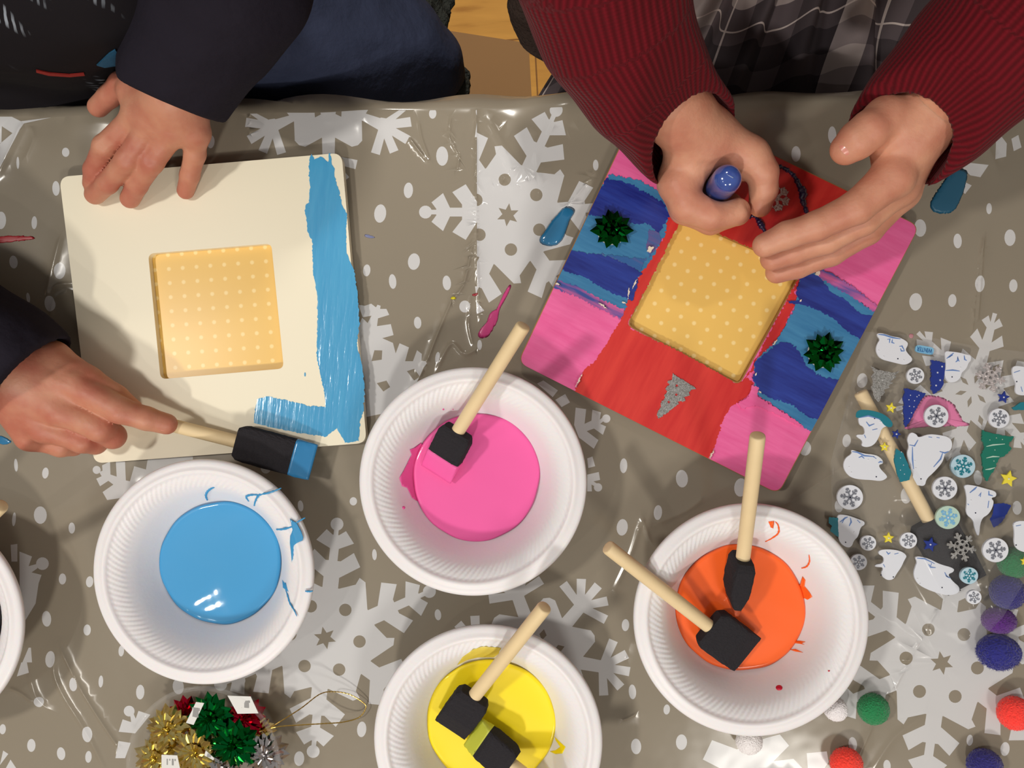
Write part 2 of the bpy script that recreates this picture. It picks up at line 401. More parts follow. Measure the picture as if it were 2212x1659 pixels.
OV = [(142,329,8,10),(39,352,3,13),(121,407,8,16),(2,476,11,19),(74,481,6,14),(29,566,9,14),(60,643,4,11),(129,585,12,18),(108,656,12,17),(33,1005,4,14),(97,1022,7,12),(86,1113,14,19),(29,1122,4,15),(154,1141,7,12),(134,1251,8,12),
 (100,1337,10,17),(188,1361,8,12),(109,1424,11,18),(159,1478,9,15),(218,1472,5,13),(303,1495,9,16),(385,1483,12,17),(6,1575,7,11),(68,1610,9,14),(189,1586,11,17),(132,1628,9,14),(191,1635,7,13),(519,1470,11,11),(262,1406,6,12),(193,1257,8,12),
 (882,411,10,17),(821,461,13,20),(955,337,13,21),(935,246,8,11),(1287,356,6,12),(894,565,13,18),(792,584,8,13),(848,608,8,16),(965,611,9,16),(902,697,8,13),(945,773,5,13),(1036,745,5,11),(1004,662,12,13),
 (1798,292,9,19),(1720,332,10,17),(1989,492,13,19),(2070,520,9,16),(2183,513,12,18),(2138,450,6,12),(2117,613,11,18),(2190,617,9,14),(1978,652,14,19),(2058,649,9,14),(1829,952,9,14),
 (1347,1006,8,16),(1473,1034,13,19),(1421,1107,9,16),(1344,1139,12,18),(1600,1053,14,20),(1738,968,13,16),(1351,1350,8,13),(1366,1494,8,16),(1440,1532,7,11),(1472,1603,12,17),(1374,1612,11,17),
 (1842,1607,9,15),(2095,1599,7,12),(2171,1618,10,15),(1916,1654,8,13),(1958,1070,12,18),(1812,1093,9,14),(2113,1032,9,16),(2197,1097,10,15),(646,1639,11,16),(781,1576,10,17),(946,1328,7,12),(574,1011,11,12),(649,1093,6,12),(763,1083,8,9),(809,1198,5,12),(455,306,8,14),(1862,822,12,16),(2209,1421,8,14)]
rr = random.Random(3)
for cx, cy, rx, ry in OV: POS.append((circ(cx, cy, rx, ry, 18, rr.uniform(-.12, .12)), None))
for i in range(260):          # the print goes on outside the picture
    x = rr.uniform(-1500, 3800); y = rr.uniform(240, 2450)
    if -40 < x < 2250 and y < 1700: continue
    r_ = rr.uniform(8, 14); POS.append((circ(x, y, r_, r_*1.45, 14), None))
for c, a in (((-420, 560), 12), ((-500, 1500), 40), ((2560, 500), 22), ((2600, 1250), 70), ((400, 2050), 15), ((1250, 2100), 50), ((1950, 2150), 5)): flake_a(c, a)

# ---- creases of the vinyl: (pixel path, height mm, half width mm)
CREASE = [([(1029, 215), (1029, 450), (1031, 560), (1037, 700)], .9, 1.0), ([(1024, 505), (1004, 610), (975, 655), (945, 725), (915, 800), (880, 860)], 1.3, 1.0), ([(944, 800), (965, 755), (980, 743), (1005, 765), (1037, 750)], 1.1, 1.3),
 ([(1018, 640), (1013, 700), (1022, 745)], .8, 1.0), ([(975, 255), (972, 300), (992, 340), (985, 375)], .8, 1.0), ([(905, 262), (912, 300), (926, 348), (880, 294)], .6, .9), ([(1288, 370), (1240, 430), (1215, 450)], .8, .9), ([(1050, 250), (1090, 330), (1110, 380)], 1.2, 4), ([(1060, 400), (1120, 400), (1180, 390)], 1.0, 4),
 ([(135, 510), (112, 600), (104, 640)], 1.0, 1.6), ([(105, 640), (125, 618), (150, 613)], .8, 1.3), ([(112, 690), (120, 650), (150, 630)], .9, 1.6), ([(70, 275), (76, 300), (58, 345)], .5, 1.5), ([(54, 268), (30, 320), (0, 380)], 1.4, 2),
 ([(131, 1392), (175, 1480), (230, 1568), (262, 1615)], 1.0, 1.2), ([(125, 1410), (120, 1450), (140, 1500), (190, 1580), (232, 1665)], .8, 1.6), ([(25, 1484), (50, 1495), (75, 1514)], .8, 1.1), ([(65, 1450), (80, 1500), (105, 1530)], .8, 2.5),
 ([(1386, 1118), (1360, 1200), (1325, 1275)], 1.1, 1.6), ([(1386, 1118), (1404, 1170)], .9, 1.4), ([(1518, 1074), (1480, 1103), (1415, 1130)], 1.0, 1.8), ([(1365, 1370), (1345, 1430)], .7, 3), ([(1345, 1552), (1362, 1545), (1370, 1540)], .7, .8),
 ([(2125, 508), (2113, 570), (2103, 640), (2098, 720)], .7, .9), ([(2122, 520), (2117, 600), (2109, 700)], .6, .8), ([(1985, 640), (1880, 770), (1790, 900), (1720, 1010)], 1.0, 3.5), ([(1690, 1092), (1770, 1040), (1850, 985)], .6, 1.3),
 ([(2037, 1290), (2000, 1350), (1960, 1425), (1920, 1500)], .9, 1.1), ([(1882, 1565), (1855, 1625), (1840, 1665)], .8, 1.1), ([(1990, 1545), (1930, 1590), (1880, 1665)], .5, 2), ([(290, 1040), (340, 1075), (300, 1060)], .5, 4), ([(540, 222), (541, 300)], .4, .8), ([(885, 300), (925, 352)], .7, 1.0),
 ([(2070, 240), (2120, 300), (2150, 370)], 1.2, 3), ([(1190, 360), (1100, 420)], .9, 5), ([(60, 1390), (0, 1430)], .8, 4)]
CR = []
for path, hh, w in CREASE:
    q = [Vector(P(x, y)).to_2d() for x, y in path]
    CR.append(([(p.x, p.y) for p in spline([(v.x, v.y, 0) for v in q], 6)], hh*.001, w*.001))
def cloth_h(x, y):            # numpy arrays in, metres out
    z = .0009*noise3(x, y, 0*x, 14, 5, 2)+.0004*noise3(x, y, 0*x, 45, 9, 2)+.0012
    for path, hh, w in CR:
        A = np.array(path); d = np.full(x.shape, 1e9); sd = np.zeros(x.shape); tt = np.zeros(x.shape); n = len(A)-1
        for i in range(n):
            a = A[i]; b = A[i+1]; e = b-a; L2 = (e*e).sum()+1e-12
            t = np.clip(((x-a[0])*e[0]+(y-a[1])*e[1])/L2, 0, 1)
            q = np.hypot(x-a[0]-t*e[0], y-a[1]-t*e[1]); m = q < d
            d[m] = q[m]; tt[m] = (i+t[m])/n
        z = z+hh*np.exp(-(d/w)**2)*np.clip(np.minimum(tt, 1-tt)*6+.25, 0, 1)+hh*.5*np.exp(-(d/(w*4))**2)
    return z
def build_cloth():
    yT = EDGE_Y
    pts = []; edges = []
    # sample points: coarse outside the picture, finer inside
    xs = np.arange(TX0+.01, TX1, .02); ys = np.arange(TY0+.01, yT, .02)
    X, Y = np.meshgrid(xs, ys); m = ~((X > -.50) & (X < .37) & (Y > -.31)); pts += list(zip(X[m], Y[m]))
    xs = np.arange(-.50, .37, .0055); ys = np.arange(-.31, yT-.002, .0055)
    X, Y = np.meshgrid(xs, ys); X = X+RNG.uniform(-.001, .001, X.shape); Y = Y+RNG.uniform(-.001, .001, Y.shape)
    keep = np.ones(X.shape, bool); extra = []
    for path, hh, w in CR:
        A = np.array(path)
        for a, b in zip(A[:-1], A[1:]):
            L = np.linalg.norm(b-a); k = max(1, int(L/.0025)); n = np.array((-(b-a)[1], (b-a)[0]))/(L+1e-9)
            for j in range(k):
                c = a+(b-a)*j/k
                for o in (-2.2, -1.1, -.45, 0, .45, 1.1, 2.2): extra.append(c+n*o*w)
        for i in range(len(A)-1):
            a = A[i]; b = A[i+1]; e = b-a; t = np.clip(((X-a[0])*e[0]+(Y-a[1])*e[1])/((e*e).sum()+1e-12), 0, 1)
            keep &= np.hypot(X-a[0]-t*e[0], Y-a[1]-t*e[1]) > w*2.4
    pts += list(zip(X[keep], Y[keep])); pts += [tuple(e) for e in extra if TX0 < e[0] < TX1 and TY0 < e[1] < yT-.001]
    # border
    bl = []
    for k in range(181): bl.append((TX0+(TX1-TX0)*k/180, yT))
    bc = [(TX1, yT-(yT-TY0)*k/38) for k in range(1, 38)]+[(TX1+(TX0-TX1)*k/90, TY0) for k in range(91)]+[(TX0, TY0+(yT-TY0)*k/38) for k in range(1, 38)]
    ring = bl+bc
    allp = list(ring); edges = [(i, (i+1) % len(ring)) for i in range(len(ring))]
    allp += pts
    polys = []
    def conv(p): return [P2(x, y, .0015) for x, y in p]
    for sgn, L in ((1, POS), (0, NEG)):
        for p, clip in L:
            q = conv(p)
            if max(a[1] for a in q) > yT+.08: continue
            q = [(min(max(a[0], TX0+.002), TX1-.002), min(max(a[1], TY0+.002), yT-.0005)) for a in q]
            polys.append((sgn, np.array(q), clip))
            n0 = len(allp); allp += q; edges += [(n0+i, n0+(i+1) % len(q)) for i in range(len(q))]
    cx_ = P2(1031, 400)[0]
    n0 = len(allp); k = 30
    allp += [(P2(1031, 245+ (1659-245)*i/k)[0]*0+cx_, P2(1031, 245+(900-245)*i/k)[1]) for i in range(k)]; edges += [(n0+i, n0+i+1) for i in range(k-1)]
    r = delaunay_2d_cdt([Vector(p) for p in allp], edges, [], 1, 1e-5)
    co = np.array([(v.x, v.y) for v in r[0]]); T = np.array([f for f in r[2] if len(f) == 3])
    cen = co[T].mean(1)
    def inside(q, c):
        m = np.zeros(len(c), bool); bb = (c[:, 0] > q[:, 0].min()) & (c[:, 0] < q[:, 0].max()) & (c[:, 1] > q[:, 1].min()) & (c[:, 1] < q[:, 1].max())
        idx = np.nonzero(bb)[0]
        if not len(idx): return m
        x = c[idx, 0]; y = c[idx, 1]; s = np.zeros(len(idx), bool)
        for i in range(len(q)):
            x0, y0 = q[i]; x1, y1 = q[(i+1) % len(q)]
            s ^= ((y0 > y) != (y1 > y)) & (x < (x1-x0)*(y-y0)/((y1-y0)+1e-15)+x0)
        m[idx] = s; return m
    pos = np.zeros(len(cen), bool); neg = np.zeros(len(cen), bool)
    for sgn, q, clip in polys:
        m = inside(q, cen)
        if clip: m &= (cen[:, 0] > cx_) if clip[0] == 'R' else (cen[:, 0] < cx_)
        if sgn: pos |= m
        else: neg |= m
    mi = (pos & ~neg).astype(np.int32)
    z = cloth_h(co[:, 0], co[:, 1])+TT
    # the far edge lifts in a soft wave before it falls
    V = np.column_stack([co, z]); ed = np.exp(-((yT-co[:, 1])/.012)**2)
    V[:, 2] += ed*(.0018+.0018*np.sin(co[:, 0]*38)+.0012*np.sin(co[:, 0]*91+1))
    # hanging sides: strips from each border vertex
    bi = []
    from_map = {}
    for i, p in enumerate(co):
        pass
    tree = {(round(p[0], 5), round(p[1], 5)): i for i, p in enumerate(co)}
    ri = []
    for p in ring:
        k_ = (round(p[0], 5), round(p[1], 5))
        j = tree.get(k_)
        if j is None: j = int(np.argmin(((co-np.array(p))**2).sum(1)))
        ri.append(j)
    VV = [tuple(v) for v in V]; FF = [tuple(t) for t in T]; MI = list(mi)
    n = len(ring); prev = ri; levels = [(.0035, -.002), (.006, -.008), (.008, -.03), (.010, -.08), (.013, -.14), (.016, -.2)]
    cx0 = (TX0+TX1)/2; cy0 = (TY0+yT)/2
    for li, (o, dz) in enumerate(levels):
        cur = []
        for k_, p in enumerate(ring):
            on_top = abs(p[1]-yT) < 1e-6; on_bot = abs(p[1]-TY0) < 1e-6
            nx = 1 if p[0] > TX1-1e-6 else (-1 if p[0] < TX0+1e-6 else 0); ny = 1 if on_top else (-1 if on_bot else 0)
            L = math.hypot(nx, ny) or 1; s = p[0]+p[1]
            wv = (.002+.012*li/5)*(.5+.5*math.sin(s*33+1.3*math.sin(s*11)))+ (.0022*math.sin(s*57) if li else 0)
            if on_top and li == 0: wv = .0035+.0035*math.sin(p[0]*21+.6)+.002*math.sin(p[0]*47)
            if on_top and li: wv += .0035
            cur.append(len(VV)); VV.append((p[0]+nx/L*(o+wv), p[1]+ny/L*(o+wv), V[ri[k_], 2]+dz))
        for k_ in range(n):
            a = prev[k_]; b = prev[(k_+1) % n]; c = cur[(k_+1) % n]; d = cur[k_]
            FF.append((b, a, d, c)); MI.append(0)
        prev = cur
    vm = dict(rough=.24, spec=.55)
    m0 = mat('vinyl_taupe', rgb(143, 134, 119), .16, var=.025, vscale=5, spec=.5, bump=.06, bscale=55, bdist=.003, detail=1)
    m1 = mat('vinyl_print', rgb(206, 206, 208), .16, var=.02, vscale=5, spec=.5, bump=.06, bscale=55, bdist=.003, detail=1)
    o = mesh('tablecloth', VV, FF, [m0, m1], None, True, MI)
    bm = bmesh.new(); bm.from_mesh(o.data); bmesh.ops.recalc_face_normals(bm, faces=bm.faces); 
    if sum(f.normal.z for f in bm.faces) < 0: bmesh.ops.reverse_faces(bm, faces=bm.faces)
    bm.to_mesh(o.data); bm.free(); o.data.shade_smooth()
    return tag(o, 'taupe vinyl tablecloth printed with pale grey snowflakes and oval dots', 'tablecloth')
build_cloth()
def TZ(x, y):           # absolute height of the cloth at a world point
    return TT+float(cloth_h(np.array([x]), np.array([y]))[0])
# ================================================================ room walls
for nm, a in (('wall_back', (-3, 3, 3, 3.1)), ('wall_front', (-3, 3, -2.6, -2.5)), ('wall_left', (-3.1, -3, -2.5, 3)), ('wall_right', (3, 3.1, -2.5, 3))):
    x0, x1, y0, y1 = a
    V, F = prism([(x0, y0), (x1, y0), (x1, y1), (x0, y1)], -.05, 2.7)
    tag(mesh(nm, V, F, mat('wall_paint', rgb(222, 214, 200), .8)), kind='structure')
# ================================================================ foam bowls
BZ = .0025                    # bowls stand on the cloth
INNER = [(0, 5.2), (20, 5.2), (33, 5.6), (38.5, 6.6), (42, 9), (44.5, 13), (47, 18.5), (49.6, 24), (52, 29), (54, 32.8), (56.2, 36)]
BAND = [(57.4, 37.6), (58.6, 38.9), (60, 40.1), (61.5, 41.2), (63, 42.1), (64.5, 42.9), (65.6, 43.4)]
LIP = [(66.4, 44.4), (67.2, 45.2), (68.2, 45.6), (69.4, 45.4), (70.4, 44.9), (72, 44.7), (74, 44.5), (75.4, 43.9), (76.2, 42.6), (76.2, 40.9), (75.4, 39.8), (73.6, 39.6), (70, 39.9), (66, 39.4), (62, 37.5), (58.5, 33.5), (55, 27), (51.5, 19), (48, 11), (44.5, 4), (42, 1.2), (40, 0.1), (35, .1), (33, 2.2), (0, 2.2)]
def inner_z(r):               # bowl inner height at radius r (m)
    q = [(a*.001, b*.001) for a, b in INNER+BAND+LIP[:4]]
    for (r0, z0), (r1, z1) in zip(q[:-1], q[1:]):
        if r <= r1: return z0+(z1-z0)*(r-r0)/(r1-r0+1e-12)
    return q[-1][1]
def inner_r(z):
    q = [(a*.001, b*.001) for a, b in INNER+BAND]
    for (r0, z0), (r1, z1) in zip(q[:-1], q[1:]):
        if z0 <= z <= z1 and z1 > z0: return r0+(r1-r0)*(z-z0)/(z1-z0)
    return q[-1][0]
def bowl_mesh():
    N = 816; prof = [(r, z, 0) for r, z in INNER]+[(r, z, .42*math.sin(PI*(i+.6)/(len(BAND)+.2))) for i, (r, z) in enumerate(BAND)]+[(r, z, 0) for r, z in LIP]
    prof = [p for p in prof if p[0] > 0]
    V = []; F = []
    for i, (r, z, fl) in enumerate(prof):
        for k in range(N):
            a = 2*PI*k/N; d = fl*1.25*math.sin(a*102+(r-57)*1.55)
            V.append(((r-d*.5)*.001*math.cos(a), (r-d*.5)*.001*math.sin(a), (z+d*.75)*.001))
    m = len(prof)
    for i in range(m-1):
        for k in range(N):
            a = i*N+k; b = i*N+(k+1) % N
            F.append((b, a, a+N, b+N))
    c0 = len(V); V.append((0, 0, .0052)); V.append((0, 0, .0022))
    for k in range(N):
        F.append((k, (k+1) % N, c0)); F.append(((m-1)*N+(k+1) % N, (m-1)*N+k, c0+1))
    me = bpy.data.meshes.new('foam_bowl'); me.from_pydata(V, [], F); me.update(); me.shade_smooth()
    return me
FOAM = mat('foam', rgb(238, 236, 240), .42, spec=.4, sss=.25, bump=.12, bscale=420, bdist=.0006)
BOWL = bowl_mesh(); BOWL.materials.append(FOAM)
bowls = {}
for key, px, py, rot, lab in (('blue', 438, 1235, .3, 'white foam bowl holding light blue paint'), ('pink', 1020, 1040, 1.1, 'white foam bowl holding pink paint'),
        ('orange', 1621, 1339, 2.0, 'white foam bowl holding orange paint and two foam brushes'), ('yellow', 1053, 1598, 2.9, 'white foam bowl holding yellow paint'),
        ('black', -181, 1345, .7, 'white foam bowl of black paint at the left edge of the table')):
    c = P(px, py, .0455)
    o = bpy.data.objects.new('foam_bowl', BOWL); COL.objects.link(o); o.location = (c.x, c.y, TT+BZ); o.rotation_euler = (0, 0, rot)
    tag(o, lab, 'bowl', 'foam bowls of paint'); bowls[key] = Vector((c.x, c.y, TT+BZ))
def on_bowl(key, px, py, lift=.0004, rel=False):      # pixel -> point on the bowl's inner wall seen there
    c = bowls[key]; z = .02
    for _ in range(40):
        p = P(px, py, z+BZ); r = math.hypot(p.x-c.x, p.y-c.y); z = .6*z+.4*(inner_z(min(r, .0685))+lift)
    return Vector((p.x, p.y, TT+BZ+inner_z(min(r, .0685))+lift))
def wall_patch(name, key, poly, m, parent, lift=.0005, th=.0006):       # flat patch of paint that hugs the bowl wall
    c = bowls[key]; q = [on_bowl(key, x, y) for x, y in poly]; pts = [(v.x, v.y) for v in q]
    xs = [p[0] for p in pts]; ys = [p[1] for p in pts]; g = []
    n0 = len(pts); allp = list(pts); st = max(.0012, min(max(xs)-min(xs), max(ys)-min(ys))/14)
    x = min(xs)
    while x < max(xs):
        y = min(ys)
        while y < max(ys): allp.append((x+random.uniform(-1, 1)*st*.1, y)); y += st
        x += st
    r = delaunay_2d_cdt([Vector(p) for p in allp], [(i, (i+1) % n0) for i in range(n0)], [], 1, 1e-6)
    def ins(p):
        s = False
        for i in range(n0):
            a = pts[i]; b = pts[(i+1) % n0]
            if (a[1] > p[1]) != (b[1] > p[1]) and p[0] < (b[0]-a[0])*(p[1]-a[1])/(b[1]-a[1])+a[0]: s = not s
        return s
    T = [t for t in r[2] if len(t) == 3 and ins(((r[0][t[0]].x+r[0][t[1]].x+r[0][t[2]].x)/3, (r[0][t[0]].y+r[0][t[1]].y+r[0][t[2]].y)/3))]
    V = []; 
    for v in r[0]:
        rr_ = math.hypot(v.x-c.x, v.y-c.y); V.append((v.x, v.y, c.z+inner_z(min(rr_, .0685))+lift))
    n = len(V); V += [(a, b, z-th) for a, b, z in V]
    F = []; cnt = {}
    for t in T:
        a, b, d = t; A = V[a]; B = V[b]; D = V[d]
        if (B[0]-A[0])*(D[1]-A[1])-(B[1]-A[1])*(D[0]-A[0]) < 0: a, d = d, a
        F.append((a, b, d)); F.append((d+n, b+n, a+n))
        for e in ((a, b), (b, d), (d, a)): cnt[e] = 1
    for (a, b) in cnt:
        if (b, a) not in cnt: F.append((b, a, a+n, b+n))
    return mesh(name, V, F, m, parent, True)
def bowl_line(name, key, path, w, m, parent):      # thin dribble of paint along a pixel path
    pts = spline([on_bowl(key, x, y, .0003) for x, y in path], 6); k = len(pts)
    V, F = tube(pts, [w*(.35+.65*math.sin(PI*min(1, .12+.88*i/k)))*(1+.2*math.sin(i*2.1)) for i in range(k)], 7)
    return mesh(name, V, F, m, parent, True)
PAINT = {}
def wet(name, c, rough=.4): return mat('wet_'+name, c, rough, spec=.3, coat=.5, coatr=.025, bump=.05, bscale=45, bdist=.001, detail=3)
PAINT['blue'] = wet('blue', rgb(60, 152, 208)); PAINT['pink'] = wet('pink', rgb(242, 98, 170)); PAINT['orange'] = wet('orange', rgb(254, 104, 36)); PAINT['yellow'] = wet('yellow', rgb(252, 226, 22)); PAINT['black'] = wet('black', rgb(30, 29, 31))
def pool(key, level, lab, seed, bumps=()):
    c = bowls[key]; R = inner_r(level); N = 180; rings = 34; r = random.Random(seed); V = []; F = []
    ph = [r.uniform(0, 6.28) for _ in range(6)]
    for i in range(1, rings+1):
        for k in range(N):
            a = 2*PI*k/N; s = i/rings
            Re = R*(.985+.012*math.sin(2*a+ph[0])+.010*math.sin(3*a+ph[1])+.006*math.sin(7*a+ph[2])+.003*math.sin(13*a+ph[3]))
            x = s*Re*math.cos(a); y = s*Re*math.sin(a)
            z = level+.00006*math.sin(x*160+ph[4]+2*math.sin(y*90))*math.sin(y*130+ph[5])+.0005*s**16
            if i == rings: z -= .0011
            if i == rings-1: z -= .0001; x *= .999; y *= .999
            V.append((c.x+x, c.y+y, c.z+z))
    for i in range(rings-1):
        for k in range(N):
            a = i*N+k; b = i*N+(k+1) % N; F.append((a, b, b+N, a+N)[::-1])
    V.append((c.x, c.y, c.z+level)); 
    for k in range(N): F.append(((k+1) % N, k, len(V)-1)[::-1])
    n = len(V); V.append((c.x, c.y, c.z+.0053)); base = []
    Rb = .040
    for k in range(N):
        a = 2*PI*k/N; V.append((c.x+Rb*math.cos(a)*.93, c.y+Rb*math.sin(a)*.93, c.z+.0060))
    for k in range(N):
        F.append(((rings-1)*N+k, (rings-1)*N+(k+1) % N, n+1+(k+1) % N, n+1+k)[::-1]); F.append((n, n+1+(k+1) % N, n+1+k))
    o = mesh('paint_pool', V, F, PAINT[key], None, True)
    bm = bmesh.new(); bm.from_mesh(o.data); bmesh.ops.recalc_face_normals(bm, faces=bm.faces); bm.to_mesh(o.data); bm.free(); o.data.shade_smooth()
    return tag(o, lab, 'paint', 'pools of paint in the foam bowls')
pb = pool('blue', .0135, 'light blue paint pooled in a foam bowl', 1)
pp_ = pool('pink', .0150, 'bright pink paint pooled in a foam bowl', 2)
po = pool('orange', .0135, 'bright orange paint pooled in a foam bowl', 3)
py_ = pool('yellow', .0150, 'bright yellow paint pooled in a foam bowl', 4)
pk = pool('black', .028, 'black paint pooled in the bowl at the left edge', 5)
# dribbles and smears, traced
def T_(ox, oy, s, p): return [(ox+s*x, oy+s*y) for x, y in p]
Z4 = lambda p: T_(180, 980, .3015, p)
for p, w_ in (([(888, 332), (878, 300), (890, 270), (915, 250), (938, 241)], .0009), ([(1225, 372), (1235, 335), (1262, 295), (1320, 282), (1380, 262), (1418, 246)], .0008), ([(1185, 340), (1168, 308), (1200, 296), (1262, 295)], .0008), ([(1385, 542), (1440, 538), (1500, 522)], .0009), ([(1520, 498), (1560, 475), (1590, 458)], .0006), ([(1440, 930), (1462, 1010), (1480, 1070), (1510, 1120), (1530, 1165)], .0006), ([(1590, 985), (1620, 987), (1645, 984)], .0007)):
    bowl_line('paint_dribble', 'blue', Z4(p), w_, PAINT['blue'], pb)
wall_patch('paint_smear', 'blue', Z4([(1480, 465), (1500, 480), (1530, 500), (1560, 555), (1575, 600), (1570, 622), (1530, 640), (1505, 660), (1503, 740), (1493, 778), (1487, 700), (1480, 640), (1482, 590), (1500, 545), (1492, 520), (1490, 500)]), PAINT['blue'], pb)
wall_patch('paint_smear', 'blue', Z4([(1425, 905), (1440, 925), (1450, 925), (1470, 990), (1450, 975), (1430, 960)]), PAINT['blue'], pb)
Z6 = lambda p: T_(760, 680, .3737, p)
wall_patch('paint_smear', 'pink', Z6([(400, 740), (360, 770), (335, 780), (345, 810), (320, 860), (300, 900), (275, 945), (290, 990), (320, 1000), (350, 1060), (385, 1080), (440, 1130), (470, 1060), (440, 900), (430, 800)]), PAINT['pink'], pp_, .0007)
for x, y, r_ in ((300, 1115, 9), (529, 547, 5), (585, 547, 3)): wall_patch('paint_speck', 'pink', Z6(circ(x, y, r_)), PAINT['pink'], pp_)
Z7 = lambda p: T_(1280, 920, .4221, p)
for p, w_ in (([(885, 592), (925, 570), (952, 545), (950, 510), (935, 490)], .0006), ([(1070, 728), (1095, 720), (1110, 695), (1108, 660)], .0006)): bowl_line('paint_dribble', 'orange', Z7(p), w_, PAINT['orange'], po)
wall_patch('paint_smear', 'orange', Z7([(1075, 770), (1090, 790), (1085, 820), (1110, 850), (1125, 875), (1100, 890), (1080, 880), (1060, 820)]), PAINT['orange'], po)
wall_patch('paint_smear', 'orange', Z7([(900, 490), (930, 487), (925, 525), (912, 520)]), PAINT['orange'], po)
wall_patch('paint_smear', 'orange', Z7([(1040, 1100), (1065, 1100), (1090, 1105), (1070, 1112), (1085, 1120), (1060, 1115), (1020, 1110)]), PAINT['orange'], po)
wall_patch('paint_smear', 'orange', Z7([(1010, 1145), (1040, 1142), (1078, 1160), (1040, 1155)]), PAINT['orange'], po)
RED = wet('red', rgb(205, 24, 60))
for x, y, r_ in ((955, 1340, 17), (1210, 1254, 5)): tag(wall_patch('paint_speck', 'orange', Z7(circ(x, y, r_, r_*.8)), RED, None), 'small crimson paint drop inside the orange paint bowl, %s' % ('the bigger one' if r_ > 9 else 'the tiny one on the fluted band'), 'paint')
Z8 = lambda p: T_(780, 1280, .2803, p)
wall_patch('paint_smear', 'yellow', Z8([(940, 415), (1000, 420), (1080, 425), (1060, 470), (1020, 500), (900, 500), (820, 520), (740, 560), (780, 500), (860, 440)]), mat('dry_yellow', rgb(226, 205, 90), .4), py_)
wall_patch('paint_smear', 'yellow', Z8([(1490, 1110), (1530, 1150), (1575, 1190), (1550, 1240), (1500, 1245), (1455, 1225), (1500, 1215), (1535, 1190), (1500, 1140)]), PAINT['yellow'], py_)

# ================================================================ foam brushes
FOAMB = mat('black_foam', rgb(44, 42, 46), .95, spec=.2, bump=.8, bscale=900, bdist=.0008, var=.15, vscale=700)
WOOD = mat('dowel_wood', rgb(232, 208, 164), .55, var=.07, vscale=60, bump=.08, bscale=300, bdist=.0005)
def foam_brush(p0, p1, hint, lab, wet_mat=None, wet_len=0, hw=.0135, hl=.034, th=.0062, head_dir=None):
    p0 = Vector(p0); p1 = Vector(p1); ax = (p1-p0).normalized(); hd = (Vector(head_dir).normalized() if head_dir is not None else -ax)
    root = empty('foam_brush', p0, lab, 'brush', 'foam brushes')
    L = (p1-p0).length
    path = [p0+hd*.006, p0]+[p0+ax*L*i/6 for i in range(1, 6)]+[p1-ax*.0015, p1-ax*.0004, p1]
    V, F = tube(path, [.0044, .0047]+[.0047]*5+[.0047, .0044, .0036], 28)
    mesh('handle', V, F, WOOD, root, True)
    wd = Vector(hint); wd = (wd-wd.dot(hd)*hd).normalized(); td = hd.cross(wd)
    # head cross sections along hd: (distance, half width, half thickness)
    def sect(a, b, n):
        secs = []
        for i in range(n+1):
            s = a+(b-a)*i/n
            taper = 1 if s < hl*.62 else 1-(s-hl*.62)/(hl*.38)*.86
            r_ = min(1, .80+.2*min(1, s/.004))
            secs.append((s, hw*(r_ if s < .004 else 1)*(1 if s < hl-.001 else .985), th*r_*taper))
        return secs
    def head(a, b, n, grow, nm, m_):
        secs = sect(a, b, n); V = []; F = []; M = 28
        for s, w_, t_ in secs:
            for k in range(M):
                q = 2*PI*k/M; cx = math.copysign(abs(math.cos(q))**.28, math.cos(q)); cy = math.copysign(abs(math.sin(q))**.28, math.sin(q))
                V.append(p0+hd*s+wd*cx*(w_+grow)+td*cy*(t_+grow)+ (wd*random.gauss(0, .00012)+td*random.gauss(0, .00012)))
        for i in range(len(secs)-1):
            for k in range(M):
                a_ = i*M+k; b_ = i*M+(k+1) % M; F.append((b_, a_, a_+M, b_+M)[::-1])
        F.append(tuple(range(M))[::-1]); F.append(tuple((len(secs)-1)*M+k for k in range(M)))
        o = mesh(nm, V, F, m_, root)
        bm = bmesh.new(); bm.from_mesh(o.data); bmesh.ops.recalc_face_normals(bm, faces=bm.faces); bm.to_mesh(o.data); bm.free()
        return o
    if wet_mat:
        head(0, hl-wet_len, 14, 0, 'foam_head', FOAMB)
        o = head(hl-wet_len-.0006, hl, 8, .00025, 'wet_foam_tip', wet_mat); o['label'] = 'foam tip soaked with paint'; o.data.shade_smooth()
    else: head(0, hl, 18, 0, 'foam_head', FOAMB)
    return root
br_pink = foam_brush(P(990, 930, .034), P(1131, 703, .084), (1, -.69, .1), 'foam brush standing in the pink paint', PAINT['pink'], .016, hw=.0122, hl=.038, th=.0060, head_dir=(-.48, -.87, -.38))
br_o1 = foam_brush(P(1605, 1205, .040), P(1637, 940, .098), (.10, 0, 1.0), 'foam brush in the orange paint with its handle pointing to the painted frame', mat('wet_orange_foam', rgb(168, 70, 36), .35), .004, hw=.0118, hl=.038, th=.0068, head_dir=(-.12, -.95, -.36))
br_o2 = foam_brush(P(1530, 1352, .030), P(1312, 1181, .068), (.59, .80, .05), 'foam brush in the orange paint with its handle over the left rim', None, 0, hw=.0148, hl=.036, head_dir=(.78, -.60, -.22))
br_y1 = foam_brush(P(1026, 1502, .034), P(1177, 1311, .082), (.9, -.45, .0), 'foam brush in the yellow paint with its handle up to the right', None, 0, hw=.0125, hl=.034, head_dir=(-.55, -.82, -.28))
br_y2 = foam_brush(P(1105, 1652, .032), P(1310, 1810, .072), (.55, 1.0, .3), 'foam brush in the yellow paint, head soaked on one side, nearest the bottom', mat('wet_yellow_foam', rgb(186, 190, 60), .4), .009, hw=.0125, hl=.034, head_dir=(-.78, .55, -.20))
br_l = foam_brush(P(-170, 1260, .042), P(3, 1092, .085), (1, .8, 0), 'foam brush leaning in the black paint bowl at the left edge', None, 0, hl=.02)
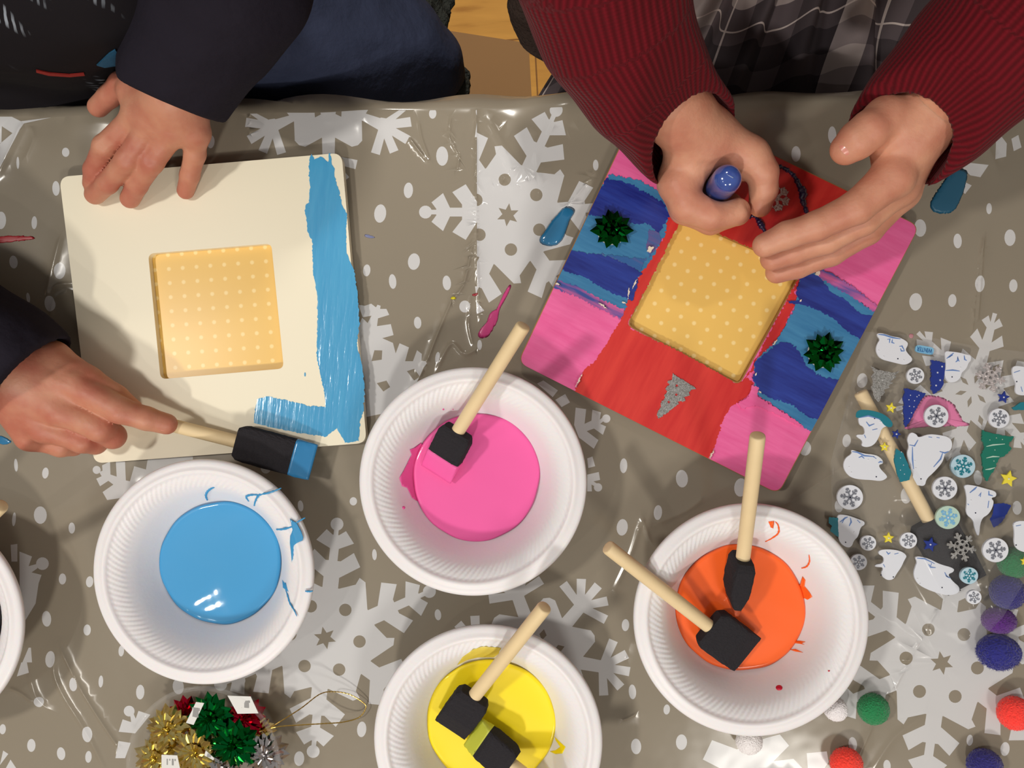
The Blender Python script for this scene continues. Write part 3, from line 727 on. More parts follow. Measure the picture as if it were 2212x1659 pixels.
br_h = foam_brush(P(512, 954, .0215), P(195, 874, .036), (.30, 1, 0), 'foam brush with a blue tip gripped in the hand at the left edge', mat('wet_blue_foam', rgb(44, 128, 184), .3, coat=.4), .014, hw=.0128, hl=.056, th=.0058, head_dir=(1, -.27, -.035))
# ================================================================ picture frames
FT = .0115; FBASE = .0044
def frame_geo(outer, inner, r_out, r_in):
    o_ = round_corners([P2(x, y, FT) for x, y in outer], r_out, 10); i_ = round_corners([P2(x, y, FT) for x, y in inner], r_in, 8)
    return o_, i_
def picture_frame(outer, inner, lab, m_wood, m_edge):
    o_, i_ = frame_geo(outer, inner, .0075, .0045); c = Vector((sum(p[0] for p in o_)/len(o_), sum(p[1] for p in o_)/len(o_), TT+FBASE))
    root = empty('picture_frame', c, lab, 'picture frame', 'wooden picture frames')
    V, F = prism(o_, TT+FBASE+.0005, TT+FT, [i_])
    fr = mesh('frame_board', V, F, m_wood, root); finish(fr, .0006, 2, 50)
    q = [((p[0]-c.x)*.93+c.x, (p[1]-c.y)*.93+c.y) for p in o_]
    V, F = prism(q, TT+FBASE-.0004, TT+FBASE+.0012); mesh('backing_board', V, F, m_edge, root)
    k = [((p[0]-c.x)*.62+c.x, (p[1]-c.y)*.62+c.y) for p in o_]
    V, F = prism(k, TT+FBASE+.0012, TT+FBASE+.0018)
    me = mesh('dotted_insert', V, F, DOTS(math.atan2(P2(*outer[1], FT)[1]-P2(*outer[0], FT)[1], P2(*outer[1], FT)[0]-P2(*outer[0], FT)[0])), root)
    me['label'] = 'yellow paper insert with small pale dots'
    return root
def DOTS(ang):
    m = bpy.data.materials.new('dotted_paper'); m.use_nodes = True; t = NT(m); b = t.n['Principled BSDF']
    tc = t.add('ShaderNodeTexCoord'); mp = t.add('ShaderNodeMapping'); t.l.new(tc.outputs['Object'], mp.inputs[0]); mp.inputs['Rotation'].default_value = (0, 0, -ang); mp.inputs['Scale'].default_value = (1/.0103,)*3
    sp = t.add('ShaderNodeSeparateXYZ'); t.l.new(mp.outputs[0], sp.inputs[0])
    dx = t.math('SUBTRACT', t.math('FRACT', sp.outputs[0]), .5); dy = t.math('SUBTRACT', t.math('FRACT', sp.outputs[1]), .5)
    d = t.math('SQRT', t.math('ADD', t.math('MULTIPLY', dx, dx), t.math('MULTIPLY', dy, dy)))
    f = t.math('MULTIPLY', t.math('SUBTRACT', .18, d), 12, clamp=True)
    t.l.new(t.mix(f, rgb(238, 194, 100), rgb(250, 220, 150)), b.inputs['Base Color']); b.inputs['Roughness'].default_value = .5
    b.inputs['Coat Weight'].default_value = .25; b.inputs['Coat Roughness'].default_value = .25
    return m
CREAM = mat('cream_board', rgb(242, 234, 210), .45, var=.012, vscale=9)
MDF = mat('mdf_edge', rgb(214, 190, 150), .7)
FL = picture_frame([(128, 382), (738, 330), (792, 957), (203, 1001)], [(320, 548), (586, 526), (613, 796), (347, 819)], 'unpainted cream wooden picture frame with a fresh blue stripe down its right side', CREAM, MDF)
PK = mat('pink_side', rgb(228, 92, 152), .5)
FR = picture_frame([(1118, 782), (1682, 1068), (1987, 488), (1394, 200)], [(1357, 702), (1596, 829), (1733, 582), (1472, 470)], 'finished picture frame painted red, pink and blue under the hands in red sleeves', mat('brown_board', rgb(160, 112, 58), .6), mat('brown_edge', rgb(150, 104, 50), .7))
def paint_mat(name, c1, c2, rough, ang, coat=.1, sc=1.0, contrast=(.35, .65), bd=.0004):
    m = bpy.data.materials.new('paint_'+name); m.use_nodes = True; t = NT(m); b = t.n['Principled BSDF']
    tc = t.add('ShaderNodeTexCoord'); mp = t.add('ShaderNodeMapping'); mp.vector_type = 'TEXTURE'; t.l.new(tc.outputs['Object'], mp.inputs[0]); mp.inputs['Rotation'].default_value = (0, 0, ang); mp.inputs['Scale'].default_value = (8*sc, 1*sc, 1)
    n = t.add('ShaderNodeTexNoise'); t.l.new(mp.outputs[0], n.inputs['Vector']); n.inputs['Scale'].default_value = 420; n.inputs['Detail'].default_value = 4
    n2 = t.add('ShaderNodeTexNoise'); t.l.new(mp.outputs[0], n2.inputs['Vector']); n2.inputs['Scale'].default_value = 90; n2.inputs['Detail'].default_value = 3
    f = t.math('MULTIPLY_ADD', n.outputs[0], .4, t.math('MULTIPLY', n2.outputs[0], .6))
    t.l.new(t.ramp(f, [(contrast[0], c1), (contrast[1], c2)]), b.inputs['Base Color'])
    bp = t.add('ShaderNodeBump'); bp.inputs['Strength'].default_value = .35; bp.inputs['Distance'].default_value = bd; t.l.new(n.outputs[0], bp.inputs['Height']); t.l.new(bp.outputs[0], b.inputs['Normal']); t.l.new(bp.outputs[0], b.inputs['Coat Normal'])
    b.inputs['Roughness'].default_value = rough; b.inputs['Coat Weight'].default_value = coat; b.inputs['Coat Roughness'].default_value = .15
    return m
FA = math.atan2(-(1068-782), (1682-1118))       # along the lower edge of the painted frame
M_BLUE = paint_mat('fresh_blue', rgb(70, 160, 212), rgb(84, 172, 220), .10, PI/2-.08, .9, 1.3, bd=.0007)
M_PINK = paint_mat('pink', rgb(232, 92, 156), rgb(242, 112, 172), .38, FA)
M_RED = paint_mat('red', rgb(200, 34, 38), rgb(222, 62, 54), .36, FA+PI/2, .15, 2)
M_LB = paint_mat('light_blue', rgb(50, 116, 166), rgb(70, 138, 184), .34, FA)
M_DB = paint_mat('dark_blue', rgb(28, 38, 122), rgb(44, 66, 160), .3, FA, .2)
M_MIX = paint_mat('mixed', rgb(62, 84, 160), rgb(214, 100, 160), .36, FA, .1, 1.5, (.44, .56))
M_BP = paint_mat('blue_purple', rgb(50, 100, 164), rgb(110, 92, 150), .36, FA, .1, 1.5, (.44, .6))
SPECK = mat('bare_speck', rgb(238, 222, 206), .6)
_z = {}
def board(r): return [c for c in r.children if c.name.startswith('frame_board')][0]
def coat(parent, nm, poly, m, amp=1.0, step=3, seed=1, th=.00012, key='R', lab=None):
    _z[key] = _z.get(key, 0)+1; z1 = TT+FT+.00010+.00010*_z[key]
    pts = [P2(x, y, FT) for x, y in rough_edge(poly, step, amp, seed)]
    V, F = prism(pts, TT+FT-.0001, z1)
    o = mesh(nm, V, F, m, board(parent))
    if lab: o['label'] = lab
    return o
def clipq(poly, quad):        # keeps a pixel outline inside a convex quad
    out = poly; n = len(quad)
    for i in range(n):
        a = quad[i]; b = quad[(i+1) % n]; res = []
        def side(p): return (b[0]-a[0])*(p[1]-a[1])-(b[1]-a[1])*(p[0]-a[0])
        s0 = side(((quad[0][0]+quad[2][0])/2, (quad[0][1]+quad[2][1])/2))
        for j in range(len(out)):
            p = out[j]; q = out[(j+1) % len(out)]; sp, sq = side(p)*s0, side(q)*s0
            if sp >= 0: res.append(p)
            if sp*sq < 0: t = sp/(sp-sq); res.append((p[0]+(q[0]-p[0])*t, p[1]+(q[1]-p[1])*t))
        out = res
    return out
# left frame: one wet blue stroke down the right side and one along the bottom
A2 = lambda L: [(500+.1808*x, 200+.1808*y) for x, y in L]; B2 = lambda L: [(.3707*x, 480+.3707*y) for x, y in L]
stroke = A2([(935, 790), (958, 730), (990, 800), (1060, 765), (1110, 790), (1155, 830), (1165, 725), (1185, 725), (1200, 860), (1235, 910), (1230, 980), (1260, 1110), (1295, 1190), (1320, 1340), (1385, 1460), (1370, 1640)])+B2([(2018, 60), (2020, 180), (2065, 280), (2085, 420), (2095, 600), (2080, 720), (2110, 830), (2125, 960), (2120, 1090), (2100, 1150), (2090, 1275), (2010, 1285), (1965, 1200), (1900, 1250), (1760, 1230), (1600, 1200), (1480, 1170), (1485, 1110), (1500, 1030), (1560, 1015), (1680, 1040), (1800, 1070), (1900, 1075), (1890, 990), (1865, 880), (1845, 780), (1850, 600), (1850, 430), (1825, 300), (1820, 120), (1790, 50)])+A2([(905, 1560), (880, 1430), (885, 1350), (930, 1310), (930, 1200), (945, 1130), (930, 1050), (925, 900)])
coat(FL, 'blue_paint_stroke', stroke, M_BLUE, .7, 3.2, 11, key='L', lab='wet light blue paint stripe')
for p in (circ(659, 809, 1.6, 4.5), circ(797, 935, 2, 5)):
    if p[0][0] < 790: coat(FL, 'paint_speck', p, M_BLUE, 0, 9, 1, key='L')
# right frame
QUAD = [(1120, 784), (1681, 1066), (1985, 489), (1394, 202)]
A5 = lambda L: [(1100+.3707*x, 560+.3707*y) for x, y in L]; A3 = lambda L: [(1100+.5027*x, .5027*y) for x, y in L]
IN = [(1357, 702), (1596, 829), (1733, 582), (1472, 470)]
o_, i_ = frame_geo([(1120, 783), (1681, 1066), (1985, 489), (1395, 202)], IN, .0072, .0047)
cw = (sum(p[0] for p in i_)/len(i_), sum(p[1] for p in i_)/len(i_)); i_ = [((p[0]-cw[0])*1.02+cw[0], (p[1]-cw[1])*1.02+cw[1]) for p in i_]
V, F = prism(o_, TT+FT-.0002, TT+FT+.0001, [i_]); mesh('pink_paint', V, F, M_PINK, board(FR))
def coatR(nm, poly, m, amp=1.0, step=3, seed=1, hole=False, lab=None):
    return coat(FR, nm, clipq(rough_edge(poly, step, amp, seed), QUAD), m, 0, 1e6, seed, key='R', lab=lab)
# red top and bottom with narrow red strips beside the opening
coatR('red_paint', A5([(645, 365), (560, 500), (500, 590), (440, 640), (372, 782), (760, 975), (1147, 1185), (1195, 1100), (1240, 950), (1290, 860), (1400, 790), (1425, 720), (1390, 690), (1335, 722), (1320, 722), (1000, 540), (715, 410), (690, 375)]), M_RED, 1.2, 3, 3)
coatR('red_paint', A5([(645, 370), (690, 210), (750, 110), (800, 0)])+A3([(600, 1120), (660, 1030), (672, 930), (690, 870), (735, 560), (1100, 560), (1540, 700), (1640, 830), (1560, 900), (1330, 1140), (1300, 1180), (1255, 1160), (742, 935), (690, 1040), (590, 1240)])+[(1357, 694), (1357, 704)], M_RED, 1.2, 3, 4)
coatR('red_paint', A5([(1700, 60), (1790, 55), (1770, 88), (1700, 120), (1660, 200), (1690, 235), (1650, 290), (1600, 400), (1560, 470), (1500, 530), (1440, 580), (1425, 640), (1345, 722), (1380, 690), (1560, 350), (1700, 85)]), M_RED, 1.3, 3, 5)
# left side blues
coatR('light_blue_paint', A3([(430, 750), (560, 775), (640, 820), (690, 885), (670, 1010), (600, 1130), (520, 1230), (497, 1335), (380, 1300), (300, 1240), (190, 1210), (150, 1200)]), M_LB, 1.6, 3, 6)
coatR('mixed_paint', A3([(200, 1200), (300, 1235), (400, 1290), (495, 1330), (480, 1370), (380, 1325), (290, 1275), (180, 1235)]), M_MIX, 1.6, 2.5, 7)
coatR('dark_blue_paint', A3([(420, 765), (520, 790), (660, 870), (690, 920), (640, 1010), (600, 960), (540, 965), (480, 940), (400, 930), (310, 925)]), M_DB, 1.5, 3, 8)
coatR('dark_blue_paint', A3([(600, 985), (640, 1000), (655, 1030), (600, 1110), (590, 1070)]), M_BP, 1.3, 3, 18)
coatR('purple_streaks', A3([(395, 1090), (520, 1110), (590, 1110), (560, 1165), (480, 1130)]), M_BP, 1.6, 2.5, 9)
coatR('dark_blue_paint', A3([(262, 1078), (420, 1100), (520, 1145), (572, 1178), (550, 1190), (555, 1215), (530, 1292), (440, 1260), (330, 1195), (228, 1158)]), M_DB, 1.4, 3, 10)
# right side blues
coatR('light_blue_paint', A5([(1440, 790), (1590, 880), (1750, 1002), (1800, 1000), (2160, 330), (2000, 220), (1900, 150), (1800, 70), (1700, 90), (1660, 290), (1560, 470), (1430, 600), (1425, 740)]), M_LB, 1.5, 3, 12)
coatR('mixed_paint', A5([(1800, 60), (1870, 80), (2000, 160), (2100, 240), (2170, 290), (2150, 325), (2000, 225), (1890, 165), (1800, 100)]), M_MIX, 1.4, 2.5, 13)
coatR('dark_blue_paint', A5([(1700, 85), (1800, 95), (1870, 190), (1950, 235), (2050, 322), (2150, 335), (2080, 485), (1990, 440), (1940, 400), (1880, 340), (1800, 300), (1720, 270), (1640, 258), (1615, 245), (1690, 240), (1670, 190)]), M_DB, 1.3, 3, 14)
coatR('dark_blue_paint', A5([(1580, 482), (1640, 490), (1690, 545), (1730, 625), (1800, 680), (1960, 712), (1880, 830), (1810, 932), (1740, 920), (1650, 850), (1520, 810), (1450, 770), (1420, 700), (1430, 600), (1510, 532)]), M_DB, 1.4, 3, 15)
coatR('pink_paint', A5([(1410, 735), (1450, 745), (1445, 800), (1560, 870), (1700, 960), (1690, 975), (1560, 905), (1430, 850), (1350, 870), (1330, 840), (1395, 800)]), M_PINK, 1.2, 3, 16)
rs = random.Random(5)
for q in ([(715, 175), (745, 115)], [(690, 235), (700, 160)], [(655, 250), (685, 260)], [(1440, 660), (1430, 680)], [(1780, 85), (1800, 100)], [(1560, 470), (1530, 500)], [(1700, 235), (1690, 250)], [(1450, 765), (1465, 780)], [(385, 745), (425, 670)], [(1165, 1160), (1190, 1110)], [(265, 140), (300, 155)], [(520, 255), (570, 290)]):
    a, b = A5(q); d = (b[0]-a[0], b[1]-a[1]); w_ = 1.8; L = math.hypot(*d); n = (-d[1]/L*w_, d[0]/L*w_)
    coatR('bare_patch', [(a[0], a[1]), (a[0]+d[0]*.4+n[0], a[1]+d[1]*.4+n[1]), b, (a[0]+d[0]*.6-n[0], a[1]+d[1]*.6-n[1])], SPECK, .7, 2, 20)
coatR('bare_patch', A3([(590, 1080), (600, 1060), (620, 1065), (605, 1088)]), SPECK, .8, 2, 21)
coatR('bare_patch', A3([(1318, 1160), (1332, 1162), (1330, 1182), (1310, 1178)]), SPECK, .8, 2, 22)
# glitter glue drawn on the red
GLUE = mat('navy_glitter_glue', rgb(22, 20, 70), .18, spec=.6, coat=.8, bump=.6, bscale=900, bdist=.0006)
for L, w0 in (([(905, 620), (960, 612), (1010, 630), (1060, 668), (1085, 700), (1115, 760), (1140, 800), (1135, 850), (1150, 900), (1165, 950), (1182, 1000), (1192, 1050)], .0014), ([(740, 990), (775, 972), (805, 1000), (830, 1040), (862, 1095), (885, 1130)], .0012)):
    pts = spline([P(1400+.2939*x, 180+.2939*y, FT+.0005) for x, y in L], 7); k = len(pts)
    fat = lambda i: 1+1.1*math.exp(-((i/k-.55)/.12)**2)+.45*math.sin(i*1.3)*math.sin(i*.47)
    V, F = tube(pts, [w0*(.5 if i in (0, k-1) else fat(i)) for i in range(k)], 9)
    o = mesh('glitter_glue_line', V, F, GLUE, board(FR), True)

# ================================================================ gift bows and glitter stickers on the painted frame
def bow_mesh(nm, c, R, m, seed, parent=None, tilt=0, tiers=((10, 1.0, .10, 0), (9, .86, .42, .3), (6, .55, .85, .1))):
    r = random.Random(seed); out = []
    for n, s, el, off in tiers:
        for k in range(n):
            a = 2*PI*(k+off+r.uniform(-.18, .18))/n; e = el+r.uniform(-.08, .08); L = R*s*r.uniform(.9, 1.06); w_ = L*.30
            u = Vector((math.cos(a)*math.cos(e), math.sin(a)*math.cos(e), math.sin(e))); sd = Vector((-math.sin(a), math.cos(a), 0)); up = u.cross(sd)*-1
            if up.z < 0: up = -up
            b0 = Vector((0, 0, R*.10)); q = [b0, b0+u*L*.55+sd*w_+up*w_*.15, b0+u*L, b0+u*L*.55-sd*w_+up*w_*.15, b0+u*L*.6+up*w_*.85, b0+u*L*.5-up*w_*.45]
            out.append((q, [(0, 1, 4), (1, 2, 4), (2, 3, 4), (3, 0, 4), (1, 0, 5), (2, 1, 5), (3, 2, 5), (0, 3, 5)]))
    V, F = geo_join(out)
    V = [Vector(v)+Vector(c) for v in V]
    return mesh(nm, V, F, m, parent)
FOIL_G = mat('green_foil', rgb(8, 110, 44), .16, 1, spec=.8)
CARD = mat('white_card', rgb(224, 224, 222), .7)
for px, py, lab, sd in ((1322, 497, 'shiny green gift bow on the left blue band of the painted frame', 1), (1777, 762, 'shiny green gift bow on the right blue band of the painted frame', 2)):
    c = P(px, py, FT+.001); root = empty('gift_bow', c, lab, 'bow', 'green gift bows on the painted frame')
    V, F = prism([(c.x+.0105*math.cos(a*PI/12), c.y+.0105*math.sin(a*PI/12)) for a in range(24)], c.z-.0006, c.z+.0002); mesh('card_base', V, F, CARD, root)
    bow_mesh('foil_loops', c, .0150, FOIL_G, sd, root)
GLIT = bpy.data.materials.new('silver_glitter'); GLIT.use_nodes = True; t = NT(GLIT); b = t.n['Principled BSDF']
vo = t.add('ShaderNodeTexVoronoi'); tc = t.add('ShaderNodeTexCoord'); t.l.new(tc.outputs['Object'], vo.inputs['Vector']); vo.inputs['Scale'].default_value = 1700
t.l.new(t.ramp(t.add('ShaderNodeSeparateColor').outputs[0], [(0, rgb(168, 166, 162)), (1, rgb(235, 235, 235))]), b.inputs['Base Color'])
sc_ = [n for n in t.n if n.type == 'SEPARATE_COLOR'][0]; t.l.new(vo.outputs['Color'], sc_.inputs[0])
b.inputs['Metallic'].default_value = .85; b.inputs['Roughness'].default_value = .3
nm_ = t.add('ShaderNodeBump'); nm_.inputs['Strength'].default_value = 1; nm_.inputs['Distance'].default_value = .0005; t.l.new(sc_.outputs[1], nm_.inputs['Height']); t.l.new(nm_.outputs[0], b.inputs['Normal'])
def jag_tree(p_top, p_base, w_, nb=7, seed=0, tr_w=.12):    # outline of a fir tree, tip at p_top, wide foot at p_base (pixels)
    r = random.Random(seed); a = Vector(p_top); b = Vector(p_base); d = b-a; L = d.length; d.normalize(); n = Vector((-d.y, d.x)); l1 = []; l2 = []
    for i in range(nb):
        t = (i+1)/nb; w1 = w_*t*r.uniform(.85, 1.12); w2 = w_*t*r.uniform(.85, 1.12)
        l1 += [a+d*L*(t-.02)+n*w1, a+d*L*(t+.01)+n*w1*.72]; l2 += [a+d*L*(t-.02)-n*w2, a+d*L*(t+.01)-n*w2*.72]
    l1[-1] = b+n*w_*.2; l2[-1] = b-n*w_*.2
    return [tuple(p) for p in [a]+l1+l2[::-1]]
def star_pts(cx, cy, R, k=5, rin=.42, rot=0):
    return [(cx+(R if i % 2 == 0 else R*rin)*math.cos(rot+PI*i/k), cy+(R if i % 2 == 0 else R*rin)*math.sin(rot+PI*i/k)) for i in range(2*k)]
Zt = FT+.0004
A9 = lambda L: [(1160+.226*x, 780+.226*y) for x, y in L]
outl = rough_edge(A9([(1295, 115), (1340, 150), (1400, 180), (1460, 225), (1520, 265), (1470, 275), (1450, 300), (1460, 330), (1400, 340), (1415, 385), (1345, 385), (1355, 410), (1310, 440), (1260, 480), (1215, 510), (1165, 550), (1145, 520), (1155, 480), (1185, 440), (1180, 400), (1225, 350), (1215, 330), (1245, 290), (1225, 265), (1265, 220), (1250, 190), (1290, 180)]), 2.4, .7, 3)
V, F = prism([P2(x, y, Zt) for x, y in outl], TT+FT, TT+Zt+.0006, [[P2(x, y, Zt) for x, y in star_pts(*A9([c])[0], 4.6)] for c in ((1335, 235), (1330, 322), (1258, 392))])
tag(mesh('glitter_tree', V, F, GLIT), 'silver glitter tree sticker with star holes upside down on the red paint', 'sticker')
def flake_outline(cx, cy, R, rot, w_=.1, br=((.55, .28), (.8, .2))):
    out = []
    for i in range(6):
        a = rot+i*PI/3; u = (math.cos(a), math.sin(a)); n = (-u[1], u[0]); L = []
        base = R*.2
        def q(t, l): return (cx+R*(t*u[0]+l*n[0]), cy+R*(t*u[1]+l*n[1]))
        L.append(q(.24, -w_))
        for t, s in br: L += [q(t-.06, -w_), q(t+s*.55-.04, -s-w_), q(t+s*.55+.13, -s-w_*.3), q(t+.13, -w_)]
        L += [q(.97, -w_), q(1, 0), q(.97, w_)]
        for t, s in br[::-1]: L += [q(t+.13, w_), q(t+s*.55+.13, s+w_*.3), q(t+s*.55-.04, s+w_), q(t-.06, w_)]
        L.append(q(.24, w_)); out += L
    return out
V, F = prism([P2(x, y, Zt) for x, y in flake_outline(1677, 428, 28, .35, .1)], TT+FT, TT+Zt+.0008)
tag(mesh('glitter_snowflake', V, F, GLIT), 'silver glitter snowflake sticker on the red paint beside the fist', 'sticker')
# ================================================================ sticker sheet, brush below it
HB0 = P(1858, 846, .0085); HB1 = P(2006, 1122, .0085)
foam_brush(HB1, HB0, (1, .55, 0), 'foam brush lying under the clear sticker film at the right', None, 0, hw=.0150, hl=.052, th=.0060, head_dir=(HB1.x-HB0.x+.004, HB1.y-HB0.y, 0))
hd_ = (HB1-HB0).normalized(); HB2 = HB1+hd_*.052
def film_z(x, y):          # height of the film above the table top
    def seg(a, b):
        e = (b.x-a.x, b.y-a.y); t = max(0, min(1, ((x-a.x)*e[0]+(y-a.y)*e[1])/(e[0]**2+e[1]**2))); return math.hypot(x-a.x-t*e[0], y-a.y-t*e[1])
    d1 = seg(HB0, HB1); d2 = seg(HB1, HB2)
    z = .0045+.0105*math.exp(-(d1/.013)**2); z2 = .0045+.0115*min(1, math.exp(-((max(0, d2-.014))/.012)**2))
    for px, py, hh in ((2176, 1280, .0205), (2190, 1215, .019)):
        q = POMC[(px, py)]; z2 = max(z2, .0045+hh*math.exp(-(max(0, math.hypot(x-q[0], y-q[1])-.013)/.018)**2))
    return max(z, z2)
POMC = {(2176, 1280): P2(2176, 1280, .012), (2190, 1215): P2(2190, 1215, .012)}
FILM = mat('clear_film', (.8, .82, .85, 1), .10, spec=.5, alpha=.03)
fo = [(1868, 716), (1990, 725), (2110, 748), (2300, 770), (2300, 1100), (2230, 1160), (2180, 1240), (2135, 1318), (2075, 1428), (1985, 1385), (1880, 1318), (1800, 1150), (1795, 1000)]
pts = [P2(x, y, .005) for x, y in fo]; n0 = len(pts); allp = list(pts)
xs = np.arange(min(p[0] for p in pts), max(p[0] for p in pts), .004); ys = np.arange(min(p[1] for p in pts), max(p[1] for p in pts), .004)
allp += [(float(x), float(y)) for x in xs for y in ys]
r_ = delaunay_2d_cdt([Vector(p) for p in allp], [(i, (i+1) % n0) for i in range(n0)], [], 1, 1e-6)
def in_poly(p, q):
    s = False
    for i in range(len(q)):
        a = q[i]; b = q[(i+1) % len(q)]
        if (a[1] > p[1]) != (b[1] > p[1]) and p[0] < (b[0]-a[0])*(p[1]-a[1])/(b[1]-a[1])+a[0]: s = not s
    return s
T = []
for t in r_[2]:
    if len(t) == 3:
        c = (sum(r_[0][i].x for i in t)/3, sum(r_[0][i].y for i in t)/3)
        if in_poly(c, pts): T.append(t)
V = [(v.x, v.y, TT+film_z(v.x, v.y)+.0006*math.sin(v.x*70+v.y*40)*math.sin(v.y*95)) for v in r_[0]]
V = [(a, b, c) for a, b, c in V]; n = len(V); V2 = V+[(a, b, c-.00025) for a, b, c in V]
F = [tuple(t) for t in T]+[tuple(i+n for i in t[::-1]) for t in T]; used = {}
for t in T:
    for e in ((t[0], t[1]), (t[1], t[2]), (t[2], t[0])): used[e] = 1
F += [(b, a, a+n, b+n) for (a, b) in used if (b, a) not in used]
tag(mesh('sticker_film', V2, F, FILM, None, True), 'clear plastic film carrying the winter stickers at the right side of the table', 'plastic film')

ST_W = mat('sticker_white', rgb(226, 230, 240), .35, coat=.2); ST_NV = mat('sticker_navy', rgb(30, 52, 140), .35, coat=.2); ST_TL = mat('sticker_teal', rgb(26, 122, 140), .35, coat=.2); ST_GR = mat('sticker_green', rgb(16, 116, 98), .35, coat=.2)
ST_Y = mat('sticker_yellow', rgb(238, 222, 70), .4); ST_BL = mat('sticker_line_blue', rgb(104, 138, 198), .4); ST_LB = mat('sticker_light_blue', rgb(120, 180, 220), .4); ST_GY = mat('sticker_grey', rgb(140, 144, 156), .3, .4); ST_PB = mat('sticker_pale_blue', rgb(184, 214, 230), .35); ST_PG = mat('sticker_pale_green', rgb(186, 214, 200), .35)
GEM = mat('rhinestone', rgb(235, 238, 245), .05, 0, spec=1, coat=1); DKB = mat('dark_bead', rgb(20, 20, 50), .1, spec=.8)
ZA = lambda L: [(1780+.217*x, 640+.217*y) for x, y in L]; ZB = lambda L: [(1780+.217*x, 980+.217*y) for x, y in L]
def sticker(name, poly, m, lab, parts=(), cat='sticker', grp='winter stickers on the clear film', th=.0016, gems=(), zadd=0):
    cx = sum(p[0] for p in poly)/len(poly); cy = sum(p[1] for p in poly)/len(poly); q = P2(cx, cy, .006)
    zc = max(film_z(*P2(x, y, .006)) for x, y in [(cx, cy)]+[((cx+x)/2, (cy+y)/2) for x, y in poly[::3]])+.0004+zadd; z0 = TT+zc
    q = P(cx, cy, zc); V, F = prism([P2(x, y, zc+th) for x, y in poly], z0, z0+th)
    if parts or gems:
        root = empty(name, (q.x, q.y, z0), lab, cat, grp); b = mesh('sticker_base', V, F, m, root); finish(b, .0003, 1, 60)
    else:
        root = mesh(name, V, F, m); tag(root, lab, cat, grp); finish(root, .0003, 1, 60); return root
    k = 0
    for nm, mm, pl in parts:
        geos = []
        for p in (pl if isinstance(pl[0], list) else [pl]):
            V, F = prism([P2(x, y, zc+th) for x, y in p], z0+th-.0001, z0+th+.00018+k*.00008); geos.append((V, F))
        V, F = geo_join(geos); mesh(nm, V, F, mm, b); k += 1
    for x, y, r__, mm in gems:
        c = P(x, y, zc+th); R = r__/3050
        V = []; F = []
        for i, (rr_, zz) in enumerate(((1, 0), (.95, .35), (.6, .75), (0, .8))):
            V += [(c.x+R*rr_*math.cos(a*PI/4), c.y+R*rr_*math.sin(a*PI/4), c.z+R*zz) for a in range(8)]
        for i in range(3): F += [(i*8+a, i*8+(a+1) % 8, i*8+8+(a+1) % 8, i*8+8+a) for a in range(8)]
        mesh('gem', V, F, mm, b)
    return root
def line_poly(L, w_=1.1):
    L = [Vector(p) for p in L]; a = []; b = []
    for i, p in enumerate(L):
        t = (L[min(i+1, len(L)-1)]-L[max(i-1, 0)]).normalized(); n = Vector((-t.y, t.x)); k = w_*(.4 if i in (0, len(L)-1) else 1)
        a.append(tuple(p+n*k)); b.append(tuple(p-n*k))
    return a+b[::-1]
def bear(poly, lab, lines, gems=(), extra=(), zf=ZA, zadd=0):
    pl = smooth_poly(zf(poly), 2)
    parts = list(extra)+[('blue_line_print', ST_BL, [line_poly(zf(l), 1.6) for l in lines])]
    sticker('bear_sticker', pl, ST_W, lab, parts, gems=[(zf([g])[0][0], zf([g])[0][1], 1.5, m) for g, m in gems], grp='polar bear stickers on the clear film', zadd=zadd)
G_, K_ = GEM, DKB
bear([(530, 365), (600, 370), (680, 400), (760, 410), (835, 455), (835, 490), (810, 530), (835, 570), (880, 615), (875, 650), (810, 685), (740, 670), (660, 650), (580, 630), (535, 590), (515, 530), (530, 470), (560, 430), (530, 395)], 'walking polar bear sticker nearest the painted frame, highest on the film', [[(630, 430), (655, 425), (650, 465)], [(680, 430), (675, 460), (700, 470)], [(750, 500), (775, 495), (800, 540)], [(760, 520), (770, 545), (800, 545)], [(540, 380), (600, 385), (680, 412), (760, 425)]], [((545, 540), G_), ((735, 622), K_), ((595, 600), G_), ((795, 636), G_)])
bear([(1200, 545), (1270, 550), (1350, 560), (1420, 580), (1465, 590), (1465, 640), (1440, 660), (1420, 720), (1370, 760), (1360, 810), (1320, 850), (1260, 860), (1215, 830), (1200, 770), (1215, 700), (1210, 620)], 'seated polar bear sticker between the upright navy tree and the glitter snowflake', [[(1220, 620), (1260, 590), (1290, 565)], [(1240, 610), (1280, 585)], [(1330, 600), (1330, 640), (1310, 655)], [(1330, 610), (1345, 650)], [(1395, 590), (1400, 630), (1420, 640)], [(1210, 740), (1280, 735), (1350, 745)]], [((1275, 803), K_), ((1358, 710), G_)], zadd=.0004)
bear([(860, 1350), (920, 1370), (940, 1410), (1040, 1370), (1150, 1380), (1240, 1400), (1280, 1450), (1270, 1530), (1205, 1560), (1195, 1610), (1170, 1667), (1090, 1757), (1020, 1817), (1005, 1892), (930, 1882), (870, 1857), (890, 1787), (870, 1727), (835, 1637), (825, 1560), (850, 1490), (825, 1420)], 'largest polar bear sticker, lying over the wooden brush handle', [[(880, 1500), (880, 1620), (890, 1720)], [(850, 1480), (900, 1490), (935, 1430)], [(1180, 1560), (1160, 1620), (1090, 1700)], [(1150, 1545), (1200, 1560), (1240, 1545)], [(1040, 1400), (1075, 1405)], [(1120, 1405), (1150, 1410)]], [((905, 1640), G_), ((915, 1710), G_), ((965, 1818), K_)], zadd=.0008)
